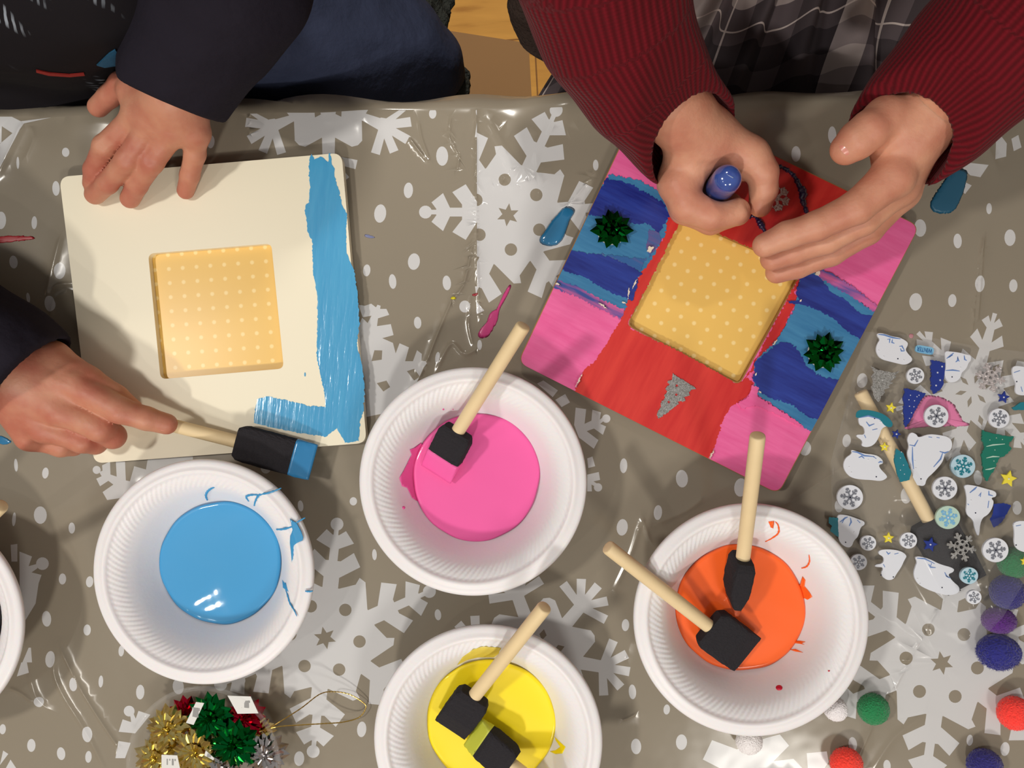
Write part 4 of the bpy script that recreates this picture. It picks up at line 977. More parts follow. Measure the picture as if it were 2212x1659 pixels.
bear([(340, 1190), (440, 1160), (560, 1195), (600, 1230), (640, 1290), (575, 1310), (550, 1400), (500, 1480), (430, 1505), (370, 1490), (390, 1440), (325, 1400), (325, 1375), (410, 1380), (400, 1300), (350, 1280)], 'polar bear sticker with a teal hat lying beside the brush handle', [[(420, 1250), (450, 1290), (500, 1270)], [(400, 1380), (415, 1410)], [(480, 1330), (530, 1320)], [(350, 1210), (440, 1190), (560, 1225)]], [((503, 1216), K_), ((560, 1250), G_)], [('teal_hat', ST_TL, smooth_poly(ZA([(330, 1130), (450, 1130), (600, 1170), (690, 1260), (670, 1310), (600, 1290), (560, 1225), (440, 1190), (340, 1215), (310, 1200)]), 2))], zadd=.0004)
bear([(1870, 700), (1940, 690), (2060, 720), (2060, 980), (1960, 990), (1900, 960), (1915, 860), (1880, 800)], 'polar bear sticker cut by the right edge of the picture, upper one', [[(1890, 760), (1950, 740)], [(1960, 900), (1975, 950)]], [((1918, 850), K_)])
bear([(270, -40), (310, -30), (400, 0), (520, 10), (585, 60), (590, 100), (545, 110), (560, 150), (630, 220), (625, 245), (570, 275), (470, 262), (370, 258), (270, 240), (210, 180), (190, 110), (215, 40), (280, 0)], 'walking polar bear sticker left of the teal tree, above a round snowflake button', [[(345, 40), (375, 25), (400, 48)], [(540, 90), (560, 80), (585, 85)], [(490, 30), (520, 50)], [(280, -20), (330, -15), (400, 20), (500, 30)]], [((250, 132), G_), ((272, 187), G_), ((520, 230), DKB), ((440, 60), G_)], zf=ZB)
bear([(130, 605), (230, 610), (340, 650), (405, 675), (405, 710), (365, 730), (340, 830), (300, 860), (275, 930), (220, 935), (150, 880), (140, 790), (140, 680)], 'seated polar bear sticker touching a small teal tree beside the orange bowl', [[(160, 680), (210, 640), (235, 630)], [(250, 720), (270, 680), (262, 640)], [(330, 660), (360, 690)], [(200, 650), (180, 690)]], [((215, 882), K_), ((300, 780), G_)], [('teal_tree', ST_TL, rough_edge(ZB([(50, 630), (140, 640), (140, 700), (145, 830), (60, 770), (80, 720), (45, 690)]), 3, .5, 3))], zf=ZB)
bear([(1390, 305), (1500, 315), (1620, 350), (1715, 375), (1718, 430), (1660, 440), (1700, 480), (1650, 600), (1560, 650), (1545, 850), (1500, 740), (1490, 660), (1410, 600), (1425, 470), (1415, 380)], 'polar bear sticker beside a navy tree right of the blue jewel buttons', [[(1450, 390), (1500, 350), (1520, 330)], [(1555, 430), (1560, 390), (1540, 420)], [(1640, 370), (1640, 410), (1680, 420)], [(1640, 470), (1630, 540)], [(1430, 500), (1440, 510)]], [((1508, 590), K_), ((1463, 465), G_)], [('navy_tree', ST_NV, rough_edge(ZB([(1690, 500), (1790, 490), (1862, 515), (1820, 600), (1760, 690), (1690, 735), (1650, 650), (1680, 600)]), 3, .6, 4))], zf=ZB)
bear([(550, 960), (640, 950), (760, 965), (830, 1015), (800, 1060), (770, 1130), (720, 1200), (690, 1255), (620, 1260), (560, 1200), (600, 1130), (510, 1130), (505, 1105), (590, 1095), (600, 1030), (540, 1000)], 'small polar bear sticker between the two little snowflake buttons and the snowflake print', [[(620, 975), (640, 1000), (660, 985)], [(590, 1100), (605, 1130)], [(700, 1000), (740, 990)]], [((568, 1208), K_), ((690, 1228), K_)], zf=ZB)
bear([(905, 1030), (950, 1020), (1060, 1050), (1150, 1100), (1300, 1140), (1290, 1180), (1230, 1200), (1280, 1270), (1355, 1330), (1340, 1390), (1240, 1415), (1100, 1380), (980, 1330), (920, 1280), (890, 1200), (915, 1110), (930, 1080)], 'walking polar bear sticker below the black foam brush head, lowest on the film', [[(1040, 1100), (1060, 1130), (1110, 1135)], [(1070, 1090), (1060, 1120)], [(1200, 1180), (1220, 1220), (1260, 1240)], [(1210, 1210), (1240, 1235)], [(925, 1040), (1000, 1045), (1100, 1095)]], [((955, 1295), G_), ((930, 1245), G_), ((1175, 1333), DKB), ((1355, 1360), K_)], zf=ZB, zadd=-.003)
bear([(1880, 670), (2060, 670), (2060, 990), (1940, 970), (1890, 900), (1900, 780)], 'polar bear sticker cut by the right edge of the picture, lower one', [[(1910, 720), (1960, 710)]], [((1912, 910), K_)], zf=ZB)
# trees
V9 = ZA([(470, 690), (530, 730), (600, 745), (680, 760), (755, 750), (700, 790), (725, 800), (660, 850), (690, 860), (640, 890), (655, 910), (600, 930), (610, 960), (570, 990), (560, 1030), (540, 1055), (500, 1010), (490, 960), (470, 900), (490, 850), (475, 790), (500, 760)])
sticker('glitter_tree', rough_edge(V9, 3, .6, 2), GLIT, 'silver glitter tree sticker beside the tip of the wooden brush handle', th=.0012)
dots = lambda z, L, r_=1.2: [star_pts(*z([p])[0], r_*1.4) for p in L]
sticker('tree_sticker', rough_edge(ZA([(1060, 635), (1205, 660), (1205, 720), (1190, 880), (1150, 940), (1095, 975), (1065, 930), (1070, 860), (1060, 820), (1075, 760), (1060, 700), (1075, 670)]), 3, .7, 5), ST_NV, 'navy tree sticker touching the seated polar bear', [('white_flakes', ST_W, dots(ZA, [(1175, 700), (1130, 760), (1155, 835), (1115, 888)], 1.8))], zadd=-.0002)
sticker('tree_sticker', rough_edge(ZA([(800, 915), (900, 935), (1015, 965), (985, 1010), (940, 1080), (900, 1160), (860, 1240), (815, 1305), (795, 1270), (800, 1180), (790, 1130), (800, 1070), (785, 1010), (805, 960)]), 3, .7, 6), ST_NV, 'navy tree sticker with white dots beside the pink paint smear', [('white_flakes', ST_W, dots(ZA, [(860, 985), (945, 985), (900, 1040), (845, 1030), (850, 1095), (895, 1100), (870, 1160), (850, 1215), (925, 1000)], 1.1))])
sticker('tree_sticker', rough_edge(ZA([(720, 1515), (790, 1560), (830, 1650), (870, 1757), (850, 1830), (760, 1850), (735, 1780), (715, 1700), (700, 1620)]), 3, .6, 7), ST_TL, 'teal tree sticker half under the largest polar bear', [('white_flakes', ST_W, dots(ZA, [(770, 1550), (760, 1610), (790, 1680), (760, 1730), (800, 1770)], 1.0))])
sticker('tree_sticker', rough_edge(ZA([(1580, 1330), (1700, 1370), (1800, 1385), (1895, 1400), (1840, 1480), (1870, 1520), (1800, 1590), (1750, 1607), (1690, 1737), (1625, 1842), (1590, 1787), (1580, 1667), (1565, 1580), (1600, 1500), (1570, 1400)]), 3, .8, 8), ST_GR, 'large green tree sticker with pale garlands right of the buttons', [('pale_garland', ST_PG, [line_poly(ZA(l), 1.5) for l in ([(1615, 1495), (1680, 1480), (1800, 1470)], [(1615, 1610), (1680, 1595), (1745, 1597)], [(1605, 1725), (1650, 1720), (1700, 1705)])]), ('pale_dots', ST_PG, dots(ZA, [(1650, 1430), (1715, 1410), (1775, 1425), (1700, 1530), (1690, 1640)], 1.0))])
sticker('tree_sticker', rough_edge(ZA([(1875, 1110), (1960, 1055), (2060, 1050), (2060, 1130), (1900, 1135)]), 3, .4, 8), ST_TL, 'teal tree sticker fragment at the right edge of the picture')
# stars
for z, c, R, m, lab in ((ZA, (670, 1110), 58, ST_Y, 'yellow star sticker just right of the silver glitter tree'), (ZA, (605, 1500), 50, ST_Y, 'yellow star sticker on the wooden brush handle'), (ZA, (1790, 1005), 66, ST_NV, 'navy star sticker under the clear glitter snowflake'), (ZA, (722, 1372), 50, ST_NV, 'navy star sticker beside the brush handle'),
        (ZB, (1840, 250), 88, ST_Y, 'largest yellow star sticker, under the green tree'), (ZB, (645, 840), 60, ST_Y, 'yellow star sticker between two little snowflake buttons'), (ZB, (1060, 905), 78, ST_NV, 'blue star sticker on the black foam brush head'), (ZB, (2005, 1070), 48, ST_Y, 'yellow star sticker over the green pompom at the right edge')):
    x, y = z([c])[0]; sticker('star_sticker', star_pts(x, y, R*.217, 5, .48, -PI/2+.1*random.random()*4), m, lab, grp='star stickers on the clear film', gems=[(x, y, 1.9, GEM)], zadd=.0003)
# round buttons with snowflakes
BT = [(ZA, (912, 790), 87, ST_W, ST_GY, None, 'small round snowflake button left of the navy tree touching the bear'), (ZA, (1120, 1193), 120, ST_W, ST_GY, K_, 'round snowflake button on the pink paint smear'), (ZA, (1745, 1215), 103, ST_W, ST_GY, None, 'round snowflake button above the large green tree'),
      (ZB, (260, 435), 130, ST_W, ST_GY, K_, 'round snowflake button with a dark bead left of the brush handle'), (ZB, (1205, 345), 123, ST_W, ST_GY, K_, 'round snowflake button with a dark bead right of the brush handle'), (ZB, (1385, 125), 122, ST_PB, ST_TL, None, 'pale blue round button with a teal snowflake'),
      (ZB, (1235, 635), 122, ST_PG, ST_LB, None, 'pale green round button over the end of the brush handle'), (ZB, (440, 890), 80, ST_W, ST_GY, None, 'little snowflake button beside the seated bear by the orange bowl'), (ZB, (842, 865), 85, ST_W, ST_GY, None, 'little snowflake button left of the blue star'),
      (ZB, (345, 1080), 84, ST_W, ST_GY, None, 'little snowflake button half hidden by the rim of the orange bowl'), (ZB, (1710, 960), 128, ST_W, ST_GY, K_, 'round snowflake button right of the black foam brush head'), (ZB, (1447, 1215), 88, ST_PB, ST_TL, None, 'small pale blue button on the black foam brush head'), (ZB, (1495, 1430), 74, ST_W, ST_GY, None, 'little glittering button lowest of all the buttons')]
for z, c, R, m, fm, bead, lab in BT:
    x, y = z([c])[0]; R *= .217
    g = [(x+R*.52*math.cos(a), y+R*.52*math.sin(a), 1.1, GEM) for a in [random.uniform(0, 6.28) for _ in range(4)]]+[(x, y, 2.0, bead or GEM)]
    sticker('snowflake_button', circ(x, y, R, R*.95, 32), m, lab, [('snowflake_print', fm, flake_outline(x, y, R*.78, random.uniform(0, 1), .07, ((.5, .2), (.78, .12))))], 'button', 'round snowflake buttons on the clear film', .0022, g)
# clear glitter snowflakes
for z, c, R, rot, m, lab in ((ZA, (1650, 810), 150, .25, mat('glitter_clear', rgb(214, 206, 208), .12, .5, coat=.6, bump=1, bscale=800, bdist=.0006), 'clear glittering snowflake sticker over the snowflake print'), (ZB, (1360, 928), 150, .2, GLIT, 'silver glitter snowflake sticker on the black foam brush head')):
    x, y = z([c])[0]; R *= .217
    fl = flake_outline(x, y, R, rot, .11, ((.45, .2), (.72, .16))); holes = [circ(x+R*.36*math.cos(rot+PI/6+i*PI/3), y+R*.36*math.sin(rot+PI/6+i*PI/3), R*.10, n=8) for i in range(6)]+[circ(x, y, R*.12, n=10)]
    big = [ (x+R*.52*math.cos(rot+i*PI/6), y+R*.52*math.sin(rot+i*PI/6)) for i in range(12)]
    q = P2(x, y, .006); zc = film_z(*q)+.0008
    A = prism([P2(*p, zc) for p in big], TT+zc, TT+zc+.0012, [[P2(*p, zc) for p in h] for h in holes]); B = prism([P2(*p, zc) for p in fl], TT+zc+.0002, TT+zc+.0014)
    V, F = A
    arms = []
    for i in range(6):
        a = rot+i*PI/3; u = (math.cos(a), math.sin(a)); n = (-u[1], u[0]); qq = lambda t, l: (x+R*(t*u[0]+l*n[0]), y+R*(t*u[1]+l*n[1]))
        arms.append(prism([P2(*p, zc) for p in (qq(.45, -.09), qq(.62, -.09), qq(.72, -.26), qq(.84, -.24), qq(.78, -.09), qq(.98, -.09), qq(1.0, 0), qq(.98, .09), qq(.78, .09), qq(.84, .24), qq(.72, .26), qq(.62, .09), qq(.45, .09))], TT+zc+.0001, TT+zc+.0013))
    V, F = geo_join([A]+arms); tag(mesh('glitter_snowflake', V, F, m), lab, 'sticker')
# little blue word label, lettering turned away as in the photograph
x, y = 1997.5, 755.5; a_ = math.radians(10)
oval = [(x+20*math.copysign(abs(math.cos(t))**.45, math.cos(t))*math.cos(a_)-8.2*math.copysign(abs(math.sin(t))**.6, math.sin(t))*math.sin(a_), y+20*math.copysign(abs(math.cos(t))**.45, math.cos(t))*math.sin(a_)+8.2*math.copysign(abs(math.sin(t))**.6, math.sin(t))*math.cos(a_)) for t in [2*PI*i/28 for i in range(28)]]
lab_root = sticker('word_label', oval, mat('label_blue', rgb(132, 192, 228), .35), 'small light blue word label sticker near the top of the film', [('label_border', ST_LB, [line_poly(oval[2:12], .6)])], 'sticker')
fc = bpy.data.curves.new('lettering', 'FONT'); fc.body = 'WINTER'; fc.size = .0046; fc.extrude = .0001; fc.align_x = 'CENTER'; fc.align_y = 'CENTER'
tmp = bpy.data.objects.new('tmp', fc); COL.objects.link(tmp); bpy.context.view_layer.update()
me = bpy.data.meshes.new_from_object(tmp.evaluated_get(bpy.context.evaluated_depsgraph_get())); bpy.data.objects.remove(tmp)
q = P(x, y, .0068); M_ = Matrix.Translation((q.x, q.y, TT+film_z(q.x, q.y)+.0023)) @ Matrix.Rotation(PI-a_, 4, 'Z') @ Matrix.Diagonal((.62, 1, 1, 1)); me.transform(M_)
link('lettering', me, mat('label_ink', rgb(48, 110, 170), .5), lab_root.children[0])
# rhinestones left loose
# ================================================================ pompoms
def pompom(px, py, r_mm, col, lab, seed, z0=0.0, squash=(1, 1, .82), hv=1.0, name='pompom'):
    R = r_mm*.001; zc = R*squash[2]+z0+.0022; c = P(px, py, zc); r = random.Random(seed)
    bm = bmesh.new(); bmesh.ops.create_icosphere(bm, subdivisions=5, radius=1)
    co = np.array([v.co[:] for v in bm.verts]); nz = .05*noise3(co[:, 0], co[:, 1], co[:, 2], 2.2, seed, 2)*hv+.016*RNG.normal(size=len(co))
    co = co*(1+nz)[:, None]*np.array(squash)*R
    V = [tuple(p) for p in co]; F = [tuple(v.index for v in f.verts) for f in bm.faces]; bm.free()
    for i in range(1500):       # loose fibres
        d = Vector((r.gauss(0, 1), r.gauss(0, 1), r.gauss(0, 1))).normalized(); t = d.orthogonal().normalized(); t.rotate(Matrix.Rotation(r.uniform(0, 6.28), 3, d))
        b = Vector((d.x*squash[0], d.y*squash[1], d.z*squash[2]))*R*.96; n = len(V); w_ = .00018; L = R*r.uniform(.05, .13)
        if b.z+c.z-TT < .0035: continue
        V += [tuple(b+t*w_), tuple(b-t*w_), tuple(b+(d+t.cross(d)*r.uniform(-.5, .5))*L)]; F.append((n, n+1, n+2))
    V = [(c.x+a, c.y+b, c.z+q) for a, b, q in V]
    o = mesh(name, V, F, mat('pom_%d_%d_%d' % col, rgb(*col), .9, sheen=.4, var=.12, vscale=500)); return tag(o, lab, 'pompom', 'pompoms on the tablecloth')
pompom(1886, 1531, 10.5, (24, 128, 74), 'green pompom beside the orange paint bowl', 1)
pompom(2192, 1541, 11.3, (255, 62, 52), 'bright orange red pompom at the right edge', 2)
pompom(1828, 1650, 11.0, (255, 66, 50), 'bright orange red pompom at the bottom edge under the orange bowl', 3)
pompom(2157, 1410, 14.5, (34, 36, 128), 'big lumpy navy pompom against the purple one', 4, squash=(1, .82, .75), hv=1.8)
pompom(2158, 1340, 11.2, (86, 30, 124), 'purple pompom tucked under the corner of the film', 5, squash=(1, .78, .8))
pompom(2176, 1280, 11.5, (44, 40, 116), 'navy pompom under the clear film at the right edge', 6)
pompom(2190, 1215, 10.5, (22, 116, 66), 'green pompom under the clear film at the right edge', 7)
pompom(2127, 1655, 11.5, (44, 40, 124), 'navy pompom at the bottom right corner', 8)
pompom(1805, 1532, 8.0, (240, 236, 240), 'white pompom peeking from the lower right of the orange bowl', 9, squash=(1, 1, .9))
pompom(1618, 1602, 8.6, (242, 238, 240), 'white pompom under the bottom rim of the orange bowl', 10, squash=(1.05, 1, .9))
# ================================================================ dried drips on the cloth
def drip(poly, m, lab, th=.0006, amp=.6, seed=1, dome=False):
    pl = rough_edge(smooth_poly(poly, 1), 3, amp, seed)
    q = [P2(x, y, .002) for x, y in pl]; cx = sum(a for a, b in q)/len(q); cy = sum(b for a, b in q)/len(q)
    V = [(x, y, TZ(x, y)+.0001) for x, y in q]; n = len(q); F = []
    for s, zz in ((.86, th*.8), (.5, th)):
        V += [(cx+(x-cx)*s, cy+(y-cy)*s, TZ(cx+(x-cx)*s, cy+(y-cy)*s)+zz) for x, y in q]
    V.append((cx, cy, TZ(cx, cy)+th*1.02))
    for k in range(2): F += [(k*n+i, k*n+(i+1) % n, (k+1)*n+(i+1) % n, (k+1)*n+i) for i in range(n)]
    F += [(2*n+i, 2*n+(i+1) % n, 3*n) for i in range(n)]
    F.append(tuple(range(n))[::-1])
    o = mesh('paint_drip', V, F, m, None, True)
    bm = bmesh.new(); bm.from_mesh(o.data); bmesh.ops.recalc_face_normals(bm, faces=bm.faces); bm.to_mesh(o.data); bm.free(); o.data.shade_smooth()
    return tag(o, lab, 'paint')
C3 = lambda L: [(880+.226*x, 200+.226*y) for x, y in L]; C4 = lambda L: [(760+.226*x, 500+.226*y) for x, y in L]
DB = mat('drip_blue', rgb(44, 120, 168), .14, coat=.6); DP = mat('drip_pink', rgb(196, 62, 126), .3, coat=.2)
drip(C3([(1505, 1085), (1560, 1083), (1605, 1110), (1600, 1145), (1560, 1200), (1530, 1290), (1490, 1400), (1430, 1455), (1360, 1470), (1270, 1445), (1258, 1390), (1300, 1340), (1370, 1230), (1440, 1150)]), DB, 'thick glossy blue paint drip left of the painted frame', .0022, .3, 2)
drip([(1840+.168*x, 200+.168*y) for x, y in [(1310, 960), (1480, 975), (1510, 1050), (1440, 1300), (1330, 1540), (1080, 1560), (1000, 1440), (1080, 1300)]], mat('drip_teal', rgb(34, 92, 122), .4), 'dark blue paint drip in the shade below the right red sleeve', .0008, .6, 3)
drip(C4([(1510, 500), (1528, 520), (1490, 600), (1450, 680), (1420, 720), (1400, 790), (1390, 870), (1330, 960), (1300, 1010), (1230, 1028), (1197, 990), (1225, 940), (1280, 900), (1300, 830), (1320, 775), (1390, 735), (1430, 640), (1480, 545)]), DP, 'long pink paint drip above the handle of the brush in pink paint', .0009, .7, 4)
drip(C4([(940, 635), (965, 618), (1000, 632), (990, 652), (950, 650)]), mat('drip_yellow', rgb(220, 208, 40), .3), 'tiny yellow paint drip on the tablecloth crease', .0008, .3, 5)
drip(C4([(1145, 600), (1180, 590), (1212, 585), (1190, 618), (1155, 618)]), mat('drip_red', rgb(150, 34, 44), .3), 'tiny dark red paint drip beside the tablecloth fold', .0006, .3, 6)
drip([(-10, 511), (30, 508), (72, 511), (76, 516), (40, 521), (-10, 526)], mat('drip_crimson', rgb(170, 40, 50), .4), 'red streak on the tablecloth at the left edge', .0004, .8, 7)
drip([(787, 505), (800, 507), (812, 513), (800, 515), (787, 511)], mat('drip_grey_blue', rgb(110, 116, 156), .4), 'faint blue streak right of the cream frame', .0003, .4, 8)
drip([(-6, 940), (10, 945), (26, 955), (8, 962), (-6, 958)], DB, 'small blue paint spot below the left hand', .0005, .5, 9)
drip(ZA([(1000, 985), (1130, 990), (1290, 1050), (1340, 1150), (1390, 1240), (1480, 1280), (1380, 1300), (1200, 1290), (1000, 1300), (780, 1335), (860, 1250), (900, 1130), (960, 1050)]), mat('smear_pink', rgb(228, 120, 172), .45), 'pink paint smear under the sticker film', .0004, 1.2, 10)
drip(ZA([(850, 370), (900, 375), (890, 420), (850, 415)]), mat('smear_pink2', rgb(190, 130, 140), .45), 'faint pink spot left of the word label sticker', .0003, .7, 11)
# ================================================================ clear dish of gift bows with a gold cord
OC = P(448, 1642, .03); OC.z = TT+.0028
CLEAR = mat('clear_plastic', (.95, .96, .98, 1), .06, spec=.5, alpha=.06, coat=.35)
prof = [(0, 0), (26, 0), (36, 2.5), (44, 8), (49, 16), (51.5, 25), (52, 33), (54, 34), (54, 35), (51, 35), (50.4, 25), (48, 16.6), (43, 9), (35.4, 3.6), (26, 1.0), (0, 1.0)]
V = []; F = []; N = 96
for r_, z in prof[1:-1]: V += [(OC.x+r_*.001*math.cos(2*PI*k/N), OC.y+r_*.001*math.sin(2*PI*k/N), OC.z+z*.001) for k in range(N)]
for i in range(len(prof)-3): F += [(i*N+k, i*N+(k+1) % N, (i+1)*N+(k+1) % N, (i+1)*N+k) for k in range(N)]
F.append(tuple(range(N))[::-1]); F.append(tuple((len(prof)-3)*N+k for k in range(N)))
tag(mesh('clear_dish', V, F, CLEAR, None, True), 'round clear plastic dish full of foil gift bows at the bottom edge', 'dish')
FG = mat('gold_foil', rgb(232, 212, 136), .14, 1, var=.4, vscale=400); FR_ = mat('red_foil', rgb(190, 20, 52), .18, 1); FS = mat('silver_foil', rgb(205, 202, 204), .14, 1); FGR = mat('green_foil_b', rgb(10, 120, 56), .16, 1)
BW = [(365, 1572, .020, .0150, FG, 'gold foil bow at the upper left of the clear dish'), (338, 1635, .014, .0150, FG, 'gold foil bow at the left side of the clear dish'), (425, 1620, .026, .0155, FG, 'gold foil bow in the middle of the clear dish'), (455, 1548, .026, .0155, FGR, 'green foil bow at the top of the clear dish'), (508, 1605, .028, .0160, FGR, 'green foil bow in front of the red one in the clear dish'),
      (402, 1545, .012, .0130, FR_, 'red foil bow at the upper left behind the green one'), (530, 1550, .018, .0140, FR_, 'red foil bow at the upper right of the clear dish'), (575, 1628, .022, .0150, FS, 'silver foil bow at the right of the clear dish'), (480, 1665, .022, .0150, FS, 'silver foil bow at the bottom edge of the picture'), (560, 1578, .014, .0110, FG, 'small gold foil bow at the right rim of the clear dish'), (420, 1680, .02, .015, FG, 'gold foil bow cut by the bottom edge of the picture')]
for i, (px, py, z, R, m, lab) in enumerate(BW):
    c = P(px, py, z+.004); o = bow_mesh('gift_bow', (c.x, c.y, c.z-.004), R*1.12, m, 20+i, None, tiers=((14, 1.0, .15, 0), (14, .92, .5, .3), (12, .8, .9, .1), (7, .65, 1.3, .2))); tag(o, lab, 'bow', 'foil gift bows in the clear dish')
INK = mat('tag_ink', rgb(150, 150, 150), .7)
for quad, z, lab in (([(490, 1504), (543, 1503), (560, 1539), (512, 1543)], .037, 'white paper tag with a small square mark on the red bow'), ([(424, 1516), (443, 1517), (418, 1566), (400, 1563)], .040, 'narrow white paper tag standing between the red and green bows'), ([(347, 1632), (385, 1630), (392, 1662), (347, 1664)], .036, 'white paper tag on the left gold bow at the bottom edge'), ([(440, 1633), (444, 1622), (464, 1636), (462, 1641)], .042, 'small white paper tab between gold and green bows')):
    c = P(sum(p[0] for p in quad)/4, sum(p[1] for p in quad)/4, z); root = empty('paper_tag', c, lab, 'tag', 'paper tags on the gift bows')
    V, F = prism([P2(x, y, z) for x, y in quad], c.z-.0002, c.z+.0002, zf=lambda x, y: .0015*math.sin((x-c.x)*180)); pa = mesh('paper', V, F, CARD, root)
    k = []
    a, b, d, e = [Vector(p) for p in quad]
    for i in range(5):
        u = .15+.16*i; p0 = a.lerp(b, u).lerp(e.lerp(d, u), .25); p1 = a.lerp(b, u+.05).lerp(e.lerp(d, u+.05), .25+.3*(i % 2)+.12)
        qd = [P2(p0.x, p0.y, z), P2(p1.x, p0.y, z), P2(p1.x, p1.y, z), P2(p0.x, p1.y, z)]; k.append(prism(qd, c.z+.0001, c.z+.0003, zf=lambda x, y: .0015*math.sin((x-c.x)*180)))
    V, F = geo_join(k); mesh('printed_marks', V, F, INK, pa)
GOLD = mat('gold_cord', rgb(200, 168, 90), .3, 1)
gp = [P(565, 1585, .034), P(600, 1562, .037), P(650, 1530, .030), P(690, 1500, .018), P(720, 1494, .012), P(755, 1500, .008), P(785, 1518, .006), P(790, 1530, .006), P(775, 1550, .006), P(740, 1560, .010), P(700, 1563, .016), P(650, 1566, .026), P(600, 1570, .037), P(560, 1580, .034)]
V, F = tube(spline(gp, 10), [.00035+.00012*(i % 2) for i in range(13*10+1)], 6)
tag(mesh('gold_cord', V, F, GOLD, None), 'thin gold cord looping from the clear dish over the tablecloth', 'cord')
# ================================================================ the two children
def J(px, py, z, r_mm):
    p = P(px, py, z); return (p.x, p.y, p.z, r_mm*.001)
def W(x, y, z, r_mm): return (x, y, TT+z, r_mm*.001)
def skin(name, c1, c2):
    m = bpy.data.materials.new(name); m.use_nodes = True; t = NT(m); b = t.n['Principled BSDF']
    tc = t.add('ShaderNodeTexCoord'); n = t.add('ShaderNodeTexNoise'); t.l.new(tc.outputs['Object'], n.inputs['Vector']); n.inputs['Scale'].default_value = 45; n.inputs['Detail'].default_value = 3
    t.l.new(t.ramp(n.outputs[0], [(.35, c1), (.65, c2)]), b.inputs['Base Color'])
    n2 = t.add('ShaderNodeTexNoise'); t.l.new(tc.outputs['Object'], n2.inputs['Vector']); n2.inputs['Scale'].default_value = 380; n2.inputs['Detail'].default_value = 4
    bp = t.add('ShaderNodeBump'); bp.inputs['Strength'].default_value = .45; bp.inputs['Distance'].default_value = .0005; t.l.new(n2.outputs[0], bp.inputs['Height']); t.l.new(bp.outputs[0], b.inputs['Normal'])
    b.inputs['Roughness'].default_value = .5; b.inputs['Subsurface Weight'].default_value = .25; b.inputs['Subsurface Radius'].default_value = (1, .3, .15); b.inputs['Subsurface Scale'].default_value = .004
    return m
def hand_sdf(palm, fingers, h=.0012, k=.008, fk=.005, sub=None, creases=()):
    P_ = [p for c in palm+fingers for p in c]
    lo = np.min([[p[i]-p[3] for i in range(3)] for p in P_], 0)-.004; hi = np.max([[p[i]+p[3] for i in range(3)] for p in P_], 0)+.004
    g = Grid(lo, hi, h); D = g.new()
    for c in palm: g.chain(c, k, D)
    res = D.copy()
    for f in fingers:
        Fd = g.chain(f, .0025); res = smin(res, smin(D, Fd, fk), .0009)
    X, Y, Z = g.xyz()
    if sub is not None:
        x, y, r, z0 = sub; cyl = np.maximum(np.hypot(X-x, Y-y)-r, z0-Z); res = smax(res, -cyl, .003)
    for (a, b, w, d) in creases:       # shallow grooves in the skin
        A = np.array(a[:3]); B = np.array(b[:3]); e = B-A; t = np.clip(((X-A[0])*e[0]+(Y-A[1])*e[1]+(Z-A[2])*e[2])/(e@e), 0, 1)
        q = (X-A[0]-t*e[0])**2+(Y-A[1]-t*e[1])**2+(Z-A[2]-t*e[2])**2; res = res+d*np.exp(-q/w**2)
    V, F = g.surface(res); V = relax(V, F, 6, .5); return V, F
def limb_sdf(chains, h, k=.02, cut=None):
    P_ = [p for c in chains for p in c]
    lo = np.min([[p[i]-p[3] for i in range(3)] for p in P_], 0)-.01; hi = np.max([[p[i]+p[3] for i in range(3)] for p in P_], 0)+.01
    g = Grid(lo, hi, h); g.far = .2; D = g.new()
    for c in chains: g.chain(c, k, D)
    V, F = g.surface(D); return relax(V, F, 4, .5), F
def cloth_sdf(chains, h, k=.02, folds=.003, fs=60, seed=0, cuff=None, inner=None, band=None, planes=()):
    P_ = [p for c in chains for p in c]
    lo = np.min([[p[i]-p[3] for i in range(3)] for p in P_], 0)-.012; hi = np.max([[p[i]+p[3] for i in range(3)] for p in P_], 0)+.012
    g = Grid(lo, hi, h); g.far = .2; D = g.new()
    for c in chains: g.chain(c, k, D)
    X, Y, Z = g.xyz()
    n = noise3(X*.7+Y*.5, Y, Z*1.5, fs, seed, 3); D = D+folds*np.abs(n)**.8*np.sign(n)
    if cuff:         # point, outward normal: open end of the sleeve
        c, nn = cuff; pl = (X-c[0])*nn[0]+(Y-c[1])*nn[1]+(Z-c[2])*nn[2]
        D = smax(D, pl, .003)
        if band: D = D-band*np.exp(-((pl+.004)/.003)**2)
        g2 = g.new(); g.chain(inner, .004, g2); D = smax(D, -g2, .0015)
    for c, nn in planes: D = smax(D, (X-c[0])*nn[0]+(Y-c[1])*nn[1]+(Z-c[2])*nn[2], .004)
    V, F = g.surface(D); return relax(V, F, 2, .4), F
def join_np(parts):
    V = []; F = []; n = 0
    for v, f in parts: V.append(v); F.append(f+n); n += len(v)
    return np.concatenate(V), np.concatenate(F)
def nail(at, direc, up, L, w_, m, parent):
    d = Vector(direc).normalized(); u = Vector(up); u = (u-u.dot(d)*d).normalized(); s = d.cross(u); V = []; F = []; N = 8; M = 8
    for i in range(N+1):
        for j in range(M+1):
            a = -1+2*i/N; b = -1+2*j/M; x = a*w_*math.sqrt(max(0, 1-.35*b*b)); y = b*L*math.sqrt(max(0, 1-.25*a*a))
            V.append(Vector(at)+s*x+d*y+u*(.0006-.55*w_*(a*a)*.6-.12*L*b*b*.5))
    for i in range(N):
        for j in range(M): F.append((i*(M+1)+j, (i+1)*(M+1)+j, (i+1)*(M+1)+j+1, i*(M+1)+j+1))
    n = len(V); V += [v-u*.0005 for v in V]; F2 = [tuple(k+n for k in f[::-1]) for f in F]
    o = mesh('fingernail', V, F+F2, m, parent, True)
def cuffdef(a, b):      # from the last two chain points: centre and outward direction
    a = np.array(a[:3]); b = np.array(b[:3]); d = (b-a)/np.linalg.norm(b-a); return b, d
